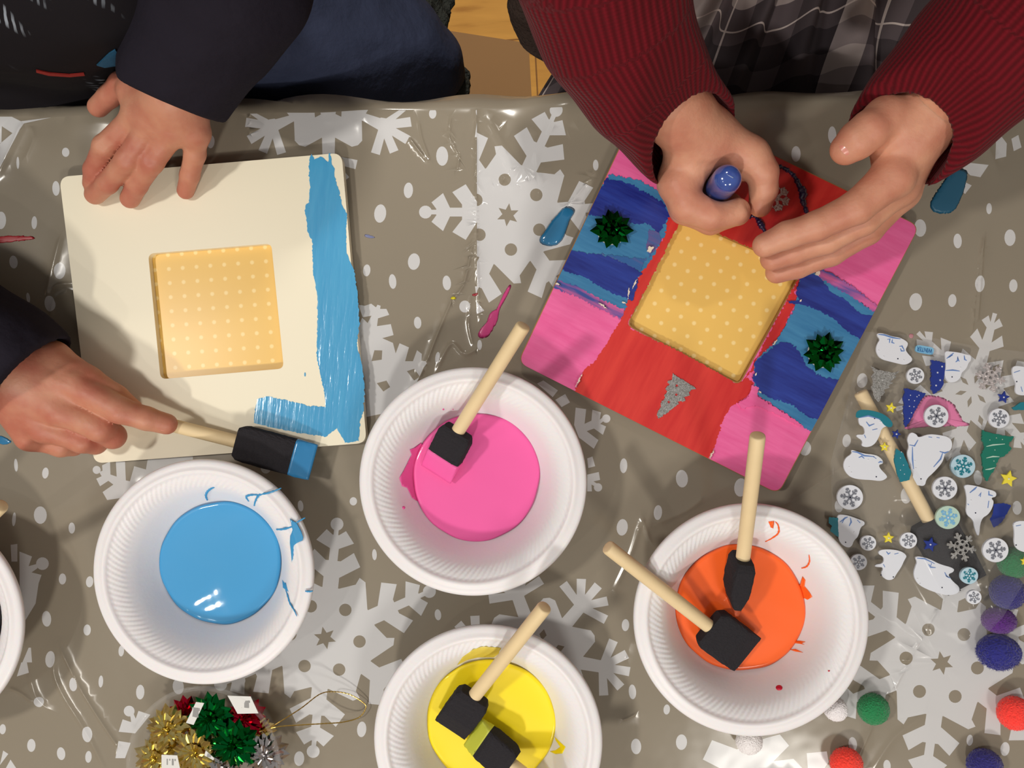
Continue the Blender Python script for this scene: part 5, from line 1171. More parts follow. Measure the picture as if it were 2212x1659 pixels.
def head_parts(c, yaw, tilt, skinm, hairm, hair_len, root, bodyparts, eye_col=(70, 50, 35)):
    # head built around the origin facing -y, then turned
    g = Grid((-.10, -.12, -.13), (.10, .11, .13), .003); g.far = .2; D = g.new()
    for s in (-1, 1): g.cap(D, (s*.019, -.066, .0165), (s*.042, -.060, .0145), .0075, .0065, .008)
    g.cap(D, (0, .012, .035), (0, .0, .02), .078, .078, .02); g.cap(D, (0, -.022, -.035), (0, -.036, -.06), .052, .030, .03)
    for s in (-1, 1): g.cap(D, (s*.036, -.052, -.02), (s*.03, -.05, -.03), .022, .022, .02); g.cap(D, (s*.074, .006, .0), (s*.077, .012, -.022), .010, .008, .006)
    g.cap(D, (0, -.076, .002), (0, -.086, -.017), .006, .0085, .012); g.cap(D, (-.014, -.082, -.044), (.014, -.082, -.044), .005, .005, .006); g.cap(D, (-.011, -.081, -.052), (.011, -.081, -.052), .006, .006, .004)
    X, Y, Z = g.xyz()
    for s in (-1, 1): D = smax(D, -(np.sqrt((X-s*.031)**2+(Y+.080)**2+(Z-.004)**2)-.0105), .010)
    V, F = g.surface(D); V = relax(V, F, 4, .5)
    M = Matrix.Translation(Vector(c)) @ Matrix.Rotation(yaw, 4, 'Z') @ Matrix.Rotation(tilt, 4, 'X'); A = np.array(M)
    tf = lambda v: v@A[:3, :3].T+A[:3, 3]
    bodyparts.append((tf(V), F))
    for s in (-1, 1):
        bm = bmesh.new(); bmesh.ops.create_uvsphere(bm, u_segments=20, v_segments=12, radius=.0105); co = tf(np.array([v.co[:] for v in bm.verts])+np.array((s*.030, -.0615, .004))); fs = [tuple(v.index for v in f.verts) for f in bm.faces]; bm.free()
        eo = mesh('eye', co, fs, mat('eye_white', rgb(235, 232, 228), .15), root, True)
        bm = bmesh.new(); bmesh.ops.create_uvsphere(bm, u_segments=16, v_segments=8, radius=.0058); co = tf(np.array([v.co[:] for v in bm.verts])*np.array((1, .45, 1))+np.array((s*.030, -.0700, .0005))); fs = [tuple(v.index for v in f.verts) for f in bm.faces]; bm.free()
        mesh('iris', co, fs, mat('iris_brown', rgb(*eye_col), .1), eo, True)
    g = Grid((-.12, -.11, -.14-hair_len), (.12, .13, .14), .003); g.far = .2; D = g.new()
    g.cap(D, (0, .018, .042), (0, .014, .03), .085, .084, .02)
    if hair_len: 
        for s in (-1, 0, 1): g.cap(D, (s*.05, .04, -.02), (s*.06, .05, -.06-hair_len), .045, .02, .02)
    X, Y, Z = g.xyz(); D = D+.0022*np.sin(np.arctan2(X, Y+.001)*46+Z*30)*np.clip(.1-Z, 0, .1)*10
    D = smax(D, -(np.sqrt((X/.072)**2+((Y+.085)/.062)**2+((Z+.022)/.075)**2)-1)*.06, .004)
    D = smax(D, -(Z+.035+0*X) if not hair_len else -(Z+.14+hair_len), .01)
    V, F = g.surface(D); V = relax(V, F, 2, .4); np_mesh('hair', tf(V), F, hairm, root)

SK1 = skin('skin_warm', rgb(186, 112, 92), rgb(202, 142, 115)); SK2 = skin('skin_fair', rgb(198, 132, 108), rgb(214, 156, 128))
NAIL = mat('nail_pink', rgb(214, 138, 122), .3, coat=.3)
# ---------------------------------------------------------------- child in the navy hoodie
kid1 = empty('person', (-.36, EDGE_Y+.2, 0), 'person in a dark navy hoodie painting the cream frame with a foam brush', 'person')
K1 = []
# hand resting on the frame
palm = [[J(400, 170, .066, 20), J(372, 212, .061, 18)], [J(372, 212, .060, 15), J(302, 248, .052, 11)], [J(375, 212, .060, 15), J(334, 264, .054, 11)], [J(385, 214, .060, 15), J(376, 280, .052, 10.5)], [J(395, 218, .058, 14), J(422, 286, .047, 10)], [J(350, 205, .055, 15), J(290, 200, .050, 11)]]
fing = [[J(302, 248, .052, 9.1), J(226, 316, .042, 7.8), J(203, 366, .028, 6.9), J(200, 396, .0195, 6.8)],
        [J(334, 264, .054, 9.1), J(276, 346, .044, 8.1), J(232, 396, .029, 7.2), J(205, 420, .0185, 7.2)],
        [J(376, 280, .052, 8.7), J(328, 350, .043, 7.8), J(296, 400, .029, 7.0), J(281, 429, .0180, 7.0)],
        [J(422, 286, .047, 8.0), J(421, 332, .037, 7.2), J(410, 378, .026, 6.6), J(401, 412, .0168, 6.1)],
        [J(300, 190, .050, 10.0), J(263, 182, .044, 8.4), J(236, 208, .036, 7.5), J(212, 231, .030, 7.2)]]
cre = [(J(232, 302, .052, 0), J(214, 318, .050, 0), .0022, .0007), (J(268, 352, .052, 0), J(288, 360, .052, 0), .0022, .0005), (J(318, 345, .051, 0), J(338, 352, .051, 0), .0022, .0005)]
K1.append(hand_sdf(palm, fing, creases=cre))
# hand holding the brush
palm = [[J(-30, 760, .058, 21), J(40, 810, .052, 20)], [J(40, 800, .050, 18), J(160, 832, .049, 10.5)], [J(40, 820, .050, 17), J(128, 884, .049, 11)], [J(40, 840, .048, 17), J(98, 922, .043, 10.5)], [J(30, 860, .044, 16), J(66, 942, .035, 10)], [J(60, 800, .050, 17), J(110, 778, .046, 13)], [J(90, 860, .040, 13), J(130, 880, .036, 11)]]
fing = [[J(160, 832, .049, 10.2), J(258, 886, .047, 9.0), J(316, 904, .040, 8.0), J(360, 916, .0335, 7.3)],
        [J(128, 884, .049, 10.2), J(216, 924, .044, 9.6), J(244, 942, .034, 8.6), J(214, 918, .026, 7.6)],
        [J(98, 922, .043, 9.8), J(178, 950, .037, 9.0), J(206, 956, .028, 8.0), J(180, 930, .022, 7.2)],
        [J(66, 942, .035, 9), J(132, 962, .030, 8.0), J(158, 962, .022, 7.2), J(140, 935, .018, 6.6)],
        [J(110, 778, .046, 12.5), J(188, 822, .043, 10.2), J(248, 858, .038, 8.8), J(284, 884, .031, 7.6)]]
cre = [(J(145, 862, .060, 0), J(258, 932, .053, 0), .0030, .0016), (J(70, 905, .055, 0), J(180, 950, .046, 0), .0026, .0008), (J(110, 800, .060, 0), J(150, 826, .058, 0), .003, .0006)]
K1.append(hand_sdf(palm, fing, creases=cre))
LX, LY = P2(835, 140, -.12)
w1 = J(400, 170, .066, 20); w2 = J(-30, 760, .058, 21)
sh1 = (-.24, EDGE_Y+.15, TT+.27, .045); sh2 = (-.50, EDGE_Y+.13, TT+.25, .045)
K1.append(limb_sdf([[w1[:3]+(.014,), J(470, 0, .11, 24), (-.19, EDGE_Y+.10, TT+.17, .030), sh1], [w2[:3]+(.015,), J(-260, 640, .072, 26), (-.60, EDGE_Y-.07, TT+.085, .032), (-.62, EDGE_Y+.06, TT+.16, .034), sh2],
    [sh1, (-.36, EDGE_Y+.17, TT+.28, .06), sh2], [(-.36, EDGE_Y+.17, TT+.24, .075), (-.35, EDGE_Y+.20, TT+.05, .08), (-.34, EDGE_Y+.24, TT-.10, .085)], [(-.36, EDGE_Y+.16, TT+.30, .03), (-.35, EDGE_Y+.12, TT+.40, .03)],
    [(-.28, EDGE_Y+.24, TT-.13, .05), J(835, 140, -.125, 34), (LX, LY+.02, .06, .030), (LX, LY-.05, .04, .028)], [(-.40, EDGE_Y+.24, TT-.13, .05), (-.42, EDGE_Y+.02, TT-.15, .042), (-.42, EDGE_Y+.05, .06, .032), (-.42, EDGE_Y-.04, .04, .03)]], .007, .03))
head_parts((-.35, EDGE_Y+.085, TT+.47), 0, math.radians(32), SK1, mat('hair_dark', rgb(44, 30, 22), .6, bump=.4, bscale=300), 0, kid1, K1)
V, F = join_np(K1); body1 = np_mesh('body', V, F, SK1, kid1)
p0 = Vector(fing[0][3][:3]); d0 = p0-Vector(fing[0][2][:3]); nail(p0+Vector((0, 0, .0066))+d0.normalized()*.001, d0, (0, .25, 1), .0045, .0042, NAIL, body1)
NAVY = mat('navy_fleece', rgb(37, 34, 43), .95, spec=.06, bump=.5, bscale=28, bdist=.009, var=.10, vscale=30, detail=6)
DENIM = mat('navy_denim', rgb(54, 60, 82), .9, spec=.1, bump=.6, bscale=22, bdist=.014, var=.30, vscale=18, detail=7)
# left sleeve of the picture's upper hand
ch = [(-.19, EDGE_Y+.10, TT+.17, .060), J(500, -60, .125, 40), J(448, 60, .095, 37), J(398, 150, .072, 35), J(366, 213, .058, 34)]
c, d = cuffdef(ch[-2], ch[-1]); c = np.array(P(366, 213, .055)); 
V, F = cloth_sdf([ch, [(-.19, EDGE_Y+.10, TT+.17, .060), sh1[:3]+(.075,)]], .0024, .02, .004, 55, 3, (c, np.array((-.42, -.88, -.20))/1.0), [J(420, 130, .075, 31), J(366, 213, .060, 31.5), J(330, 275, .05, 31.5)])
np_mesh('hoodie_sleeve', V, F, NAVY, kid1)
# other sleeve coming back in at the left edge
ch = [(-.62, EDGE_Y+.06, TT+.16, .060), (-.60, EDGE_Y-.07, TT+.085, .052), J(-280, 640, .072, 44), J(-120, 705, .062, 39), J(20, 775, .056, 34), J(75, 808, .050, 33)]
V, F = cloth_sdf([ch, [(-.62, EDGE_Y+.06, TT+.16, .060), sh2[:3]+(.075,)]], .0028, .02, .0035, 55, 8, (np.array(P(72, 812, .05)), np.array((.76, -.63, -.12))), [J(10, 770, .056, 29), J(72, 812, .050, 30), J(130, 850, .045, 30)])
np_mesh('hoodie_sleeve', V, F, NAVY, kid1)
# hoodie body with the printed dark shirt at the front
V, F = cloth_sdf([[sh1[:3]+(.08,), (-.36, EDGE_Y+.17, TT+.27, .09), sh2[:3]+(.08,)], [(-.36, EDGE_Y+.17, TT+.22, .115), (-.30, EDGE_Y+.20, TT+.02, .125), (-.28, EDGE_Y+.22, TT-.12, .13)]], .005, .04, .007, 26, 12)
np_mesh('hoodie', V, F, NAVY, kid1)
SH = bpy.data.materials.new('dark_print_shirt'); SH.use_nodes = True; t = NT(SH); b = t.n['Principled BSDF']; b.inputs['Roughness'].default_value = .9; b.inputs['Specular IOR Level'].default_value = .15
tc = t.add('ShaderNodeTexCoord'); mp = t.add('ShaderNodeMapping'); t.l.new(tc.outputs['Object'], mp.inputs[0]); mp.inputs['Rotation'].default_value = (0, 0, .62)
wv = t.add('ShaderNodeTexWave'); t.l.new(mp.outputs[0], wv.inputs[0]); wv.inputs['Scale'].default_value = 95; wv.inputs['Distortion'].default_value = 1.5; wv.bands_direction = 'X'
no = t.add('ShaderNodeTexNoise'); m3 = t.add('ShaderNodeMapping'); t.l.new(mp.outputs[0], m3.inputs[0]); m3.inputs['Scale'].default_value = (8, 34, 1); t.l.new(m3.outputs[0], no.inputs['Vector']); no.inputs['Scale'].default_value = 1.6; no.inputs['Detail'].default_value = 2
f = t.math('MULTIPLY', t.math('MULTIPLY', t.math('SUBTRACT', wv.outputs[1], .55), 4, clamp=True), t.math('MULTIPLY', t.math('SUBTRACT', no.outputs[0], .545), 14, clamp=True))
t.l.new(t.mix(f, rgb(27, 24, 28), rgb(150, 158, 170)), b.inputs['Base Color'])
V, F = cloth_sdf([[J(-160, 145, -.02, 34), J(60, 152, -.022, 33), J(250, 140, -.03, 32)], [J(-160, 20, .05, 44), J(130, 20, .045, 42), J(230, 0, .02, 40)], [J(-160, -90, .10, 60), J(220, -110, .10, 60)]], .004, .04, .003, 40, 21)
shirt = o = np_mesh('printed_shirt', V, F, SH, kid1); o['label'] = 'dark shirt with faint grey printed marks'
from mathutils.bvhtree import BVHTree
def decal_on(objs, poly, m, nm, parent, off=.0008, step=4):      # printed or sewn patch lying on a garment
    dg = bpy.context.evaluated_depsgraph_get(); trees = []
    for o_ in objs: trees.append(BVHTree.FromPolygons([v.co[:] for v in o_.data.vertices], [p.vertices[:] for p in o_.data.polygons]))
    pts = [(x, y) for x, y in poly]; n0 = len(pts); allp = list(pts)
    x = min(p[0] for p in pts)
    while x < max(p[0] for p in pts):
        y = min(p[1] for p in pts)
        while y < max(p[1] for p in pts): allp.append((x, y)); y += step
        x += step
    r = delaunay_2d_cdt([Vector(p) for p in allp], [(i, (i+1) % n0) for i in range(n0)], [], 1, 1e-4); V = []
    for v in r[0]:
        d = (P(v.x, v.y, 0)-CAM).normalized(); best = None
        for t_ in trees:
            h = t_.ray_cast(CAM, d)
            if h[0] is not None and (best is None or h[3] < best[3]): best = h
        if best is None: return None
        nn = best[1] if best[1].dot(d) < 0 else -best[1]; V.append(best[0]+nn*off)
    F = [t for t in r[2] if len(t) == 3 and in_poly((sum(r[0][i].x for i in t)/3, sum(r[0][i].y for i in t)/3), pts)]
    o = mesh(nm, V, [tuple(f) for f in F], m, parent); sd = o.modifiers.new('Solidify', 'SOLIDIFY'); sd.thickness = .0008; sd.offset = 0; return o
def patch_on(poly, z0, z1, m, nm, parent):      # small cloth patch just proud of the shirt
    V, F = prism([P2(x, y, z1) for x, y in poly], TT+z0, TT+z1); return mesh(nm, V, F, m, parent)
decal_on([shirt], [(208, 138), (235, 112), (248, 104), (258, 118), (258, 138), (225, 143)], mat('patch_blue', rgb(26, 92, 130), .9, bump=.5, bscale=500), 'blue_knit_patch', shirt)
decal_on([shirt], [(78, 148), (110, 155), (150, 158), (180, 155), (182, 160), (150, 163), (105, 160), (78, 153)], mat('stripe_red', rgb(150, 36, 30), .9), 'red_stripe', shirt)
# jeans: bent leg beside the chair edge, shin going down
V, F = cloth_sdf([[(-.27, EDGE_Y+.25, TT-.12, .095), J(570, 20, -.06, 85), J(700, 70, -.09, 74), J(835, 140, -.12, 55)], [J(835, 140, -.12, 55), (LX, LY+.03, TT-.30, .05), (LX, LY+.03, .07, .043)], [(-.40, EDGE_Y+.24, TT-.13, .09), (-.42, EDGE_Y+.02, TT-.15, .06), (-.42, EDGE_Y+.05, .07, .045)]], .004, .03, .008, 44, 31)
np_mesh('jeans', V, F, DENIM, kid1)
V, F = cloth_sdf([[J(900, 20, -.16, 30), J(905, 45, -.16, 26), J(870, -30, -.17, 40)], [J(962, 150, -.17, 20), J(968, 180, -.17, 20)]], .003, .01, .006, 260, 41)
FUZZ = mat('dark_knit', rgb(62, 64, 60), 1, bump=1, bscale=420, bdist=.003, var=.4, vscale=220, spec=.1)
o = np_mesh('knit_legwarmer', V, F, FUZZ, kid1); o['label'] = 'dark fuzzy knit edge showing beside the knee'
for x, yy in ((LX, LY-.02), (-.42, EDGE_Y-.01)):
    V, F = limb_sdf([[(x, yy+.05, .045, .036), (x, yy-.06, .035, .032)]], .005, .02); V[:, 2] = np.maximum(V[:, 2], .002); np_mesh('shoe', V, F, mat('shoe_dark', rgb(40, 40, 46), .6), kid1)
# ---------------------------------------------------------------- child in the red cardigan
kid2 = empty('person', (.17, EDGE_Y+.2, 0), 'person in a red knitted cardigan and plaid dress holding a blue glitter glue tube', 'person')
K2 = []
TX, TY = P2(1573, 384, .082)
palm = [[J(1440, 215, .085, 23), J(1512, 296, .064, 20)], [J(1512, 300, .060, 18), J(1470, 392, .053, 15)], [J(1530, 300, .060, 18), J(1622, 340, .060, 12)], [J(1500, 340, .040, 20), J(1490, 390, .036, 18)], [J(1560, 330, .045, 17), J(1600, 350, .045, 13)]]
fing = [[J(1466, 402, .058, 12), J(1484, 444, .060, 11), J(1535, 464, .059, 10), J(1592, 458, .057, 9)],
        [J(1462, 402, .044, 11), J(1480, 450, .045, 10.5), J(1535, 474, .045, 9.8), J(1588, 460, .044, 8.6)],
        [J(1462, 402, .031, 11), J(1480, 446, .031, 10), J(1530, 472, .031, 9.2), J(1585, 456, .031, 8.2)],
        [J(1464, 400, .021, 9.5), J(1484, 436, .021, 9), J(1535, 456, .0205, 8.2), J(1580, 440, .020, 7.4)],
        [J(1618, 335, .062, 12), J(1647, 372, .060, 10), J(1650, 410, .055, 8.8), J(1642, 444, .050, 7.6)]]
cre = [(J(1545, 372, .075, 0), J(1515, 352, .072, 0), .003, .0010), (J(1540, 385, .075, 0), J(1512, 396, .072, 0), .003, .0010), (J(1608, 402, .072, 0), J(1620, 452, .062, 0), .003, .0016)]
K2.append(hand_sdf(palm, fing, sub=(TX, TY, .0100, TT+.05), creases=cre))
palm = [[J(2000, 250, .092, 22), J(1962, 292, .088, 20)], [J(1955, 300, .086, 17), J(1928, 382, .090, 12)], [J(1958, 310, .078, 18), J(1938, 400, .076, 13)], [J(1958, 315, .068, 18), J(1945, 412, .062, 12)], [J(1958, 315, .060, 17), J(1942, 415, .050, 11)], [J(1960, 285, .090, 18), J(1915, 258, .098, 13)]]
fing = [[J(1928, 382, .092, 12.5), J(1850, 448, .090, 10.2), J(1765, 488, .085, 9.0), J(1700, 508, .080, 8.4), J(1652, 530, .076, 7.6)],
        [J(1938, 400, .078, 12.5), J(1862, 474, .074, 10.2), J(1785, 518, .068, 9.0), J(1715, 542, .063, 8.4), J(1668, 560, .059, 7.6)],
        [J(1945, 412, .064, 11.5), J(1872, 496, .058, 9.8), J(1795, 545, .051, 8.8), J(1722, 574, .046, 8.2), J(1678, 588, .042, 7.5)],
        [J(1942, 415, .050, 10.5), J(1880, 486, .044, 8.6), J(1812, 530, .037, 7.6), J(1760, 550, .032, 6.8)],
        [J(1918, 258, .098, 13), J(1880, 281, .103, 11.6), J(1852, 303, .101, 11.2), J(1828, 322, .098, 9.4)]]
cre = [(J(1935, 305, .108, 0), J(1885, 352, .098, 0), .0035, .0016)]
K2.append(hand_sdf(palm, fing, creases=cre))
s1 = (.06, EDGE_Y+.17, TT+.26, .042); s2 = (.31, EDGE_Y+.17, TT+.26, .042)
e1 = J(1300, -60, .15, 28); e2 = J(2240, 0, .14, 28)
K2.append(limb_sdf([[J(1440, 215, .085, 15), J(1340, 60, .125, 25), e1, s1], [J(2000, 250, .092, 15), J(2110, 140, .115, 24), e2, s2], [s1, (.185, EDGE_Y+.18, TT+.27, .055), s2],
    [(.185, EDGE_Y+.18, TT+.22, .07), (.185, EDGE_Y+.20, TT+.02, .072), (.185, EDGE_Y+.22, TT-.12, .08)], [(.185, EDGE_Y+.17, TT+.29, .03), (.185, EDGE_Y+.13, TT+.38, .029)],
    [(.13, EDGE_Y+.22, TT-.14, .05), (.12, EDGE_Y+.02, TT-.16, .04), (.12, EDGE_Y+.03, .05, .03), (.12, EDGE_Y-.05, .04, .028)], [(.24, EDGE_Y+.22, TT-.14, .05), (.25, EDGE_Y+.02, TT-.16, .04), (.25, EDGE_Y+.03, .05, .03), (.25, EDGE_Y-.05, .04, .028)]], .007, .03))
head_parts((.185, EDGE_Y+.095, TT+.45), 0, math.radians(32), SK2, mat('hair_brown', rgb(96, 64, 38), .6, bump=.4, bscale=300), .07, kid2, K2, (80, 100, 120))
V, F = join_np(K2); body2 = np_mesh('body', V, F, SK2, kid2)
tp_ = Vector(fing[4][3][:3]); td_ = tp_-Vector(fing[4][2][:3]); nail(tp_+Vector((-.001, 0, .0098)), td_, (0, .1, 1), .0058, .0056, NAIL, body2)
RK = bpy.data.materials.new('red_rib_knit'); RK.use_nodes = True; t = NT(RK); b = t.n['Principled BSDF']; b.inputs['Roughness'].default_value = .85; b.inputs['Sheen Weight'].default_value = .05; b.inputs['Specular IOR Level'].default_value = .2
uv = t.add('ShaderNodeUVMap'); sp = t.add('ShaderNodeSeparateXYZ'); t.l.new(uv.outputs[0], sp.inputs[0])
rib = t.math('SINE', t.math('MULTIPLY', sp.outputs[0], 2*PI/.0029)); 
kn = t.add('ShaderNodeTexNoise'); kn.inputs['Scale'].default_value = 900; tc = t.add('ShaderNodeTexCoord'); t.l.new(tc.outputs['Object'], kn.inputs['Vector'])
stz = t.math('SINE', t.math('MULTIPLY', sp.outputs[1], 2*PI/.0022))
f = t.math('MULTIPLY_ADD', rib, .5, .5); t.l.new(t.mix(f, rgb(80, 4, 15), rgb(108, 9, 25)), b.inputs['Base Color'])
hgt = t.math('ADD', rib, t.math('MULTIPLY', stz, .25)); bp = t.add('ShaderNodeBump'); bp.inputs['Strength'].default_value = .5; bp.inputs['Distance'].default_value = .0005; t.l.new(hgt, bp.inputs['Height']); t.l.new(bp.outputs[0], b.inputs['Normal'])
def red_sleeve(ch, cuff, inner, seed):
    V, F = cloth_sdf([ch], .0020, .015, .0018, 45, seed, cuff, inner); np_mesh('cardigan_sleeve', V, F, RK, kid2, chain_uv(V, ch))
ch = [s1[:3]+(.06,), J(1290, -90, .16, 43), J(1322, 50, .130, 39.5), J(1392, 178, .100, 36), J(1468, 276, .074, 33), J(1502, 318, .066, 32.5)]
red_sleeve(ch, (np.array(P(1500, 316, .066)), np.array((.60, -.72, .42))), [J(1450, 255, .078, 29), J(1502, 318, .066, 30), J(1550, 380, .05, 30)], 51)
ch = [s2[:3]+(.06,), J(2290, -60, .155, 42), J(2215, 20, .135, 40), J(2110, 135, .115, 38), J(2005, 246, .094, 35), J(1945, 308, .084, 33)]
red_sleeve(ch, (np.array(P(1925, 326, .082)), np.array((-.66, -.66, .40))), [J(1985, 262, .092, 28), J(1925, 326, .082, 30), J(1870, 385, .07, 30)], 53)
V, F = cloth_sdf([[s1[:3]+(.07,), (.185, EDGE_Y+.20, TT+.25, .085), s2[:3]+(.07,)], [(.07, EDGE_Y+.21, TT+.2, .07), (.05, EDGE_Y+.22, TT-.02, .07)], [(.31, EDGE_Y+.21, TT+.2, .07), (.34, EDGE_Y+.22, TT-.02, .07)], [(.185, EDGE_Y+.24, TT+.2, .09), (.185, EDGE_Y+.26, TT, .09)]], .005, .03, .005, 28, 55)
np_mesh('cardigan', V, F, RK, kid2, chain_uv(V, [(.185, EDGE_Y+.22, TT+.3, .1), (.185, EDGE_Y+.22, TT-.1, .1)]))
V, F = cloth_sdf([[J(1150, -60, .10, 16), J(1158, 10, .09, 14), J(1175, 60, .08, 13), J(1205, 105, .07, 11)]], .002, .01, .003, 200, 57)
o = np_mesh('fur_trim', V, F, mat('dark_fur', rgb(52, 42, 38), 1, bump=1, bscale=500, bdist=.003, spec=.1), kid2); o['label'] = 'dark brown fuzzy edge behind the red sleeve'
# plaid dress
PL = bpy.data.materials.new('plaid_cotton'); PL.use_nodes = True; t = NT(PL); b = t.n['Principled BSDF']; b.inputs['Roughness'].default_value = .9; b.inputs['Specular IOR Level'].default_value = .15
uv = t.add('ShaderNodeUVMap'); sp = t.add('ShaderNodeSeparateXYZ'); t.l.new(uv.outputs[0], sp.inputs[0])
def bands(o_):
    fr = t.math('FRACT', t.math('MULTIPLY', o_, 1/.15)); nd = t.add('ShaderNodeValToRGB'); r = nd.color_ramp; r.interpolation = 'CONSTANT'
    st = [(0, .02), (.30, .9), (.45, .34), (.60, 1.3), (.612, .34), (.70, .04), (.86, .30)]
    r.elements[0].position = 0; r.elements[0].color = (st[0][1],)*3+(1,); r.elements[1].position = st[1][0]; r.elements[1].color = (st[1][1],)*3+(1,)
    for p_, v_ in st[2:]: e = r.elements.new(p_); e.color = (v_,)*3+(1,)
    t.l.new(fr, nd.inputs[0]); return nd.outputs[0]
a_ = bands(sp.outputs[0]); c_ = bands(sp.outputs[1])
mm = t.math('POWER', t.math('MULTIPLY', t.math('ADD', a_, c_), .5), 1.6)
t.l.new(t.ramp(mm, [(0, rgb(52, 46, 50)), (.22, rgb(118, 106, 110)), (.75, rgb(236, 220, 214))]), b.inputs['Base Color'])
NU, NV = 260, 90; V = np.zeros((NU*NV, 3)); UV = np.zeros((NU*NV, 2)); 
yw = EDGE_Y+.115; yf = EDGE_Y-.05
for j in range(NV):
    v = j/(NV-1)
    for i in range(NU):
        u = -1+2*i/(NU-1); half = .105+.155*v**.7; x = .185+u*half
        y = yw+(yf-yw)*v-.015*(1-v)*u*u+.03*u*u*v
        z = .035-.112*min(1, v*1.5)**.8-.02*v-.16*max(0, abs(u)-.72)**1.3*v*2.2
        fo_ = math.sin(u*26+1.5*math.sin(v*4+u*3)); z += (.010*(1-v)+.0035)*fo_+.004*math.sin(u*61+v*6)*(1-v)
        z += .012*math.exp(-((u+.05+.25*v)/.10)**2)*v+.008*math.sin(v*9+u*4)*v
        V[j*NU+i] = (x+.004*fo_*(1-v), y, TT+z); UV[j*NU+i] = (u*(.20+.06*v)+.03*v, v*.30+.012+.012*math.sin(u*8))
F = np.array([(j*NU+i, (j+1)*NU+i, (j+1)*NU+i+1, j*NU+i+1) for j in range(NV-1) for i in range(NU-1)])
o = np_mesh('plaid_skirt', V, F, PL, kid2, UV); sm = o.modifiers.new('Solidify', 'SOLIDIFY'); sm.thickness = .002
V, F = cloth_sdf([[(.185, EDGE_Y+.16, TT+.20, .085), (.185, EDGE_Y+.165, TT+.05, .085)]], .004, .02, .002, 40, 61)
np_mesh('plaid_bodice', V, F, PL, kid2, chain_uv(V, [(.185, EDGE_Y+.16, TT+.3, .1), (.185, EDGE_Y+.16, TT-.02, .1)])*np.array((2.6, 1)))
for x in (.12, .25):
    V, F = limb_sdf([[(x, EDGE_Y+.05, .045, .034), (x, EDGE_Y-.06, .033, .03)]], .005, .02); V[:, 2] = np.maximum(V[:, 2], .002); np_mesh('shoe', V, F, mat('shoe_red', rgb(90, 20, 30), .5), kid2)
# glitter glue tube in the fist
tb_ = empty('glue_tube', (TX, TY, TT+.012), 'blue glitter glue tube standing in the fist above the painted frame', 'glue tube')
pr = [(.0006, .0115), (.0014, .0115), (.0028, .022), (.0045, .024), (.0088, .028), (.0092, .032), (.0092, .074), (.0090, .079), (.0078, .083), (.0050, .0855), (.0012, .0862), (.0002, .0862)]
V = []; F = []; N = 40
for r_, z in pr: V += [(TX+r_*math.cos(2*PI*k/N), TY+r_*math.sin(2*PI*k/N), TT+z) for k in range(N)]
for i in range(len(pr)-1): F += [(i*N+k, i*N+(k+1) % N, (i+1)*N+(k+1) % N, (i+1)*N+k) for k in range(N)]
F.append(tuple(range(N))[::-1]); F.append(tuple((len(pr)-1)*N+k for k in range(N)))
tbo = mesh('tube_body', V, F, mat('blue_tube', rgb(58, 84, 160), .12, spec=.6, coat=.8, var=.35, vscale=160), tb_, True)
V, F = tube([(TX-.0016, TY+.001, TT+.0858), (TX+.0022, TY-.0012, TT+.0862)], .0004, 6); mesh('moulded_seam', V, F, mat('tube_seam', rgb(140, 160, 205), .3), tbo, True)
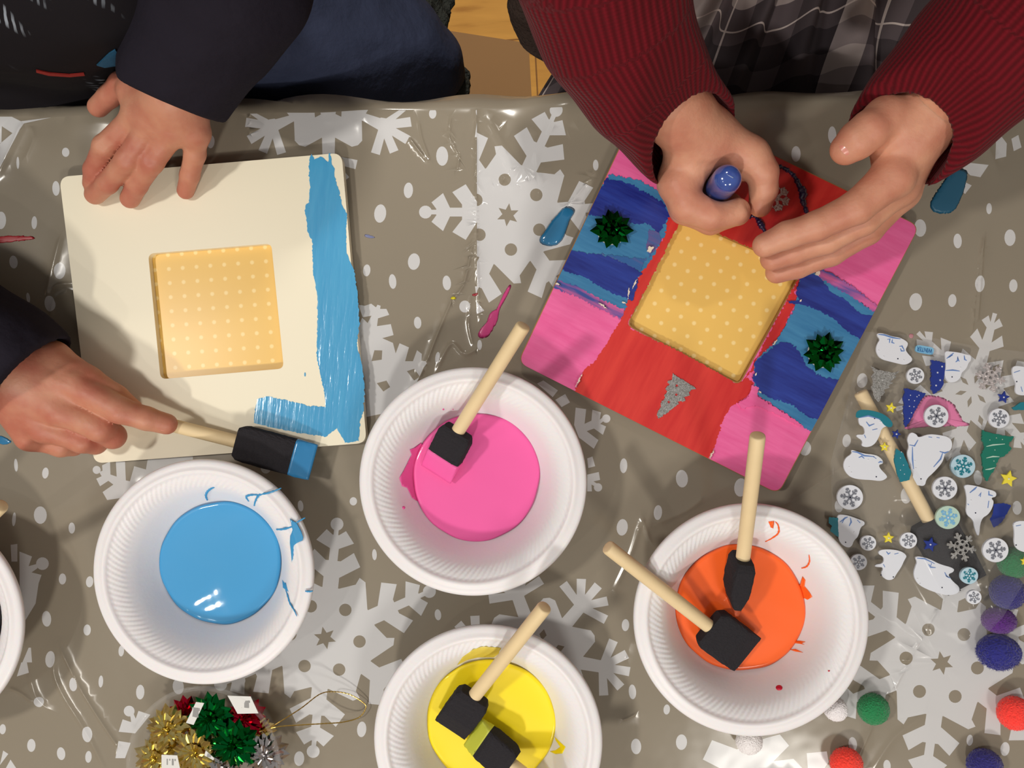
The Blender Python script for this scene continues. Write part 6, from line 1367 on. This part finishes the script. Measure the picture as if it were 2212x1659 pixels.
# ---------------------------------------------------------------- chairs
MINT = mat('mint_plastic', rgb(120, 176, 150), .35, coat=.2)
def chair(cx, cy, lab, m, w_=.19, zs=TT-.24):
    root = empty('child_chair', (cx, cy, 0), lab, 'chair', 'child chairs behind the table')
    q = round_corners([(cx-w_, cy-.16), (cx+w_, cy-.16), (cx+w_*.9, cy+.17), (cx-w_*.9, cy+.17)], .05, 8)
    V, F = prism(q, zs-.022, zs); finish(mesh('seat', V, F, m, root), .006, 3)
    V, F = prism([(cx-w_*.9, cy+.17), (cx+w_*.9, cy+.17), (cx+w_*.9, cy+.188), (cx-w_*.9, cy+.188)], zs+.02, zs+.32); finish(mesh('backrest', V, F, m, root), .008, 3)
    for sx in (-1, 1):
        for sy in (-1, 1):
            V, F = tube([(cx+sx*w_*.92, cy+sy*.16, 0.0), (cx+sx*w_*.78, cy+sy*.13, zs-.015)], .010, 14); mesh('leg', V, F, mat('leg_metal', rgb(120, 120, 122)), root, True)
    return root
mc = P(1222, 215, -.24)
chair(mc.x+.19+.004, EDGE_Y+.19, 'mint green child chair under the plaid dress', MINT)
chair(-.33, EDGE_Y+.27, 'child chair hidden under the navy hoodie and jeans', mat('blue_plastic', rgb(60, 90, 140), .4), .17)
# ================================================================ light
w = bpy.data.worlds.new('world'); S.world = w; w.use_nodes = True
w.node_tree.nodes['Background'].inputs[0].default_value = (1.0, .95, .88, 1); w.node_tree.nodes['Background'].inputs[1].default_value = .27
def lamp(name, loc, target, power, size, col=(1, .93, .83), shape='DISK', sy=None):
    l = bpy.data.lights.new(name, 'AREA'); l.shape = shape; l.size = size; l.energy = power; l.color = col
    if sy: l.size_y = sy
    o = bpy.data.objects.new(name, l); COL.objects.link(o); o.location = loc
    o.rotation_euler = (Vector(target)-Vector(loc)).to_track_quat('-Z', 'Y').to_euler(); return o
T0 = (0, -.03, TT)
LC = (1, .95, .87)
lamp('ceiling_lamp', (-1.15, .10, TT+1.85), T0, 14.5, .18, LC)
lamp('ceiling_lamp', (-1.0, -.62, TT+1.8), T0, 1.6, .03, LC)
lamp('ceiling_lamp', (-.30, -1.15, TT+1.25), T0, 9.5, .12, LC)
lamp('ceiling_lamp', (.55, -1.0, TT+1.35), T0, 5.6, .3, LC)
sl = bpy.data.lights.new('floor_fill_spot', 'SPOT'); sl.energy = 135; sl.spot_size = math.radians(34); sl.spot_blend = .6; sl.shadow_soft_size = .12; sl.color = LC  # fill spot added to brighten the dark floor behind the table; no real fixture
so = bpy.data.objects.new('floor_fill_spot', sl); COL.objects.link(so); so.location = (-.05, 1.7, 2.6); so.rotation_euler = (Vector((-.05, .52, 0))-Vector(so.location)).to_track_quat('-Z', 'Y').to_euler()
vs = S.view_settings; S.display_settings.display_device = 'sRGB'; vs.view_transform = 'Standard'; vs.look = 'None'; vs.exposure = 0.0; vs.gamma = 1; vs.use_curve_mapping = False
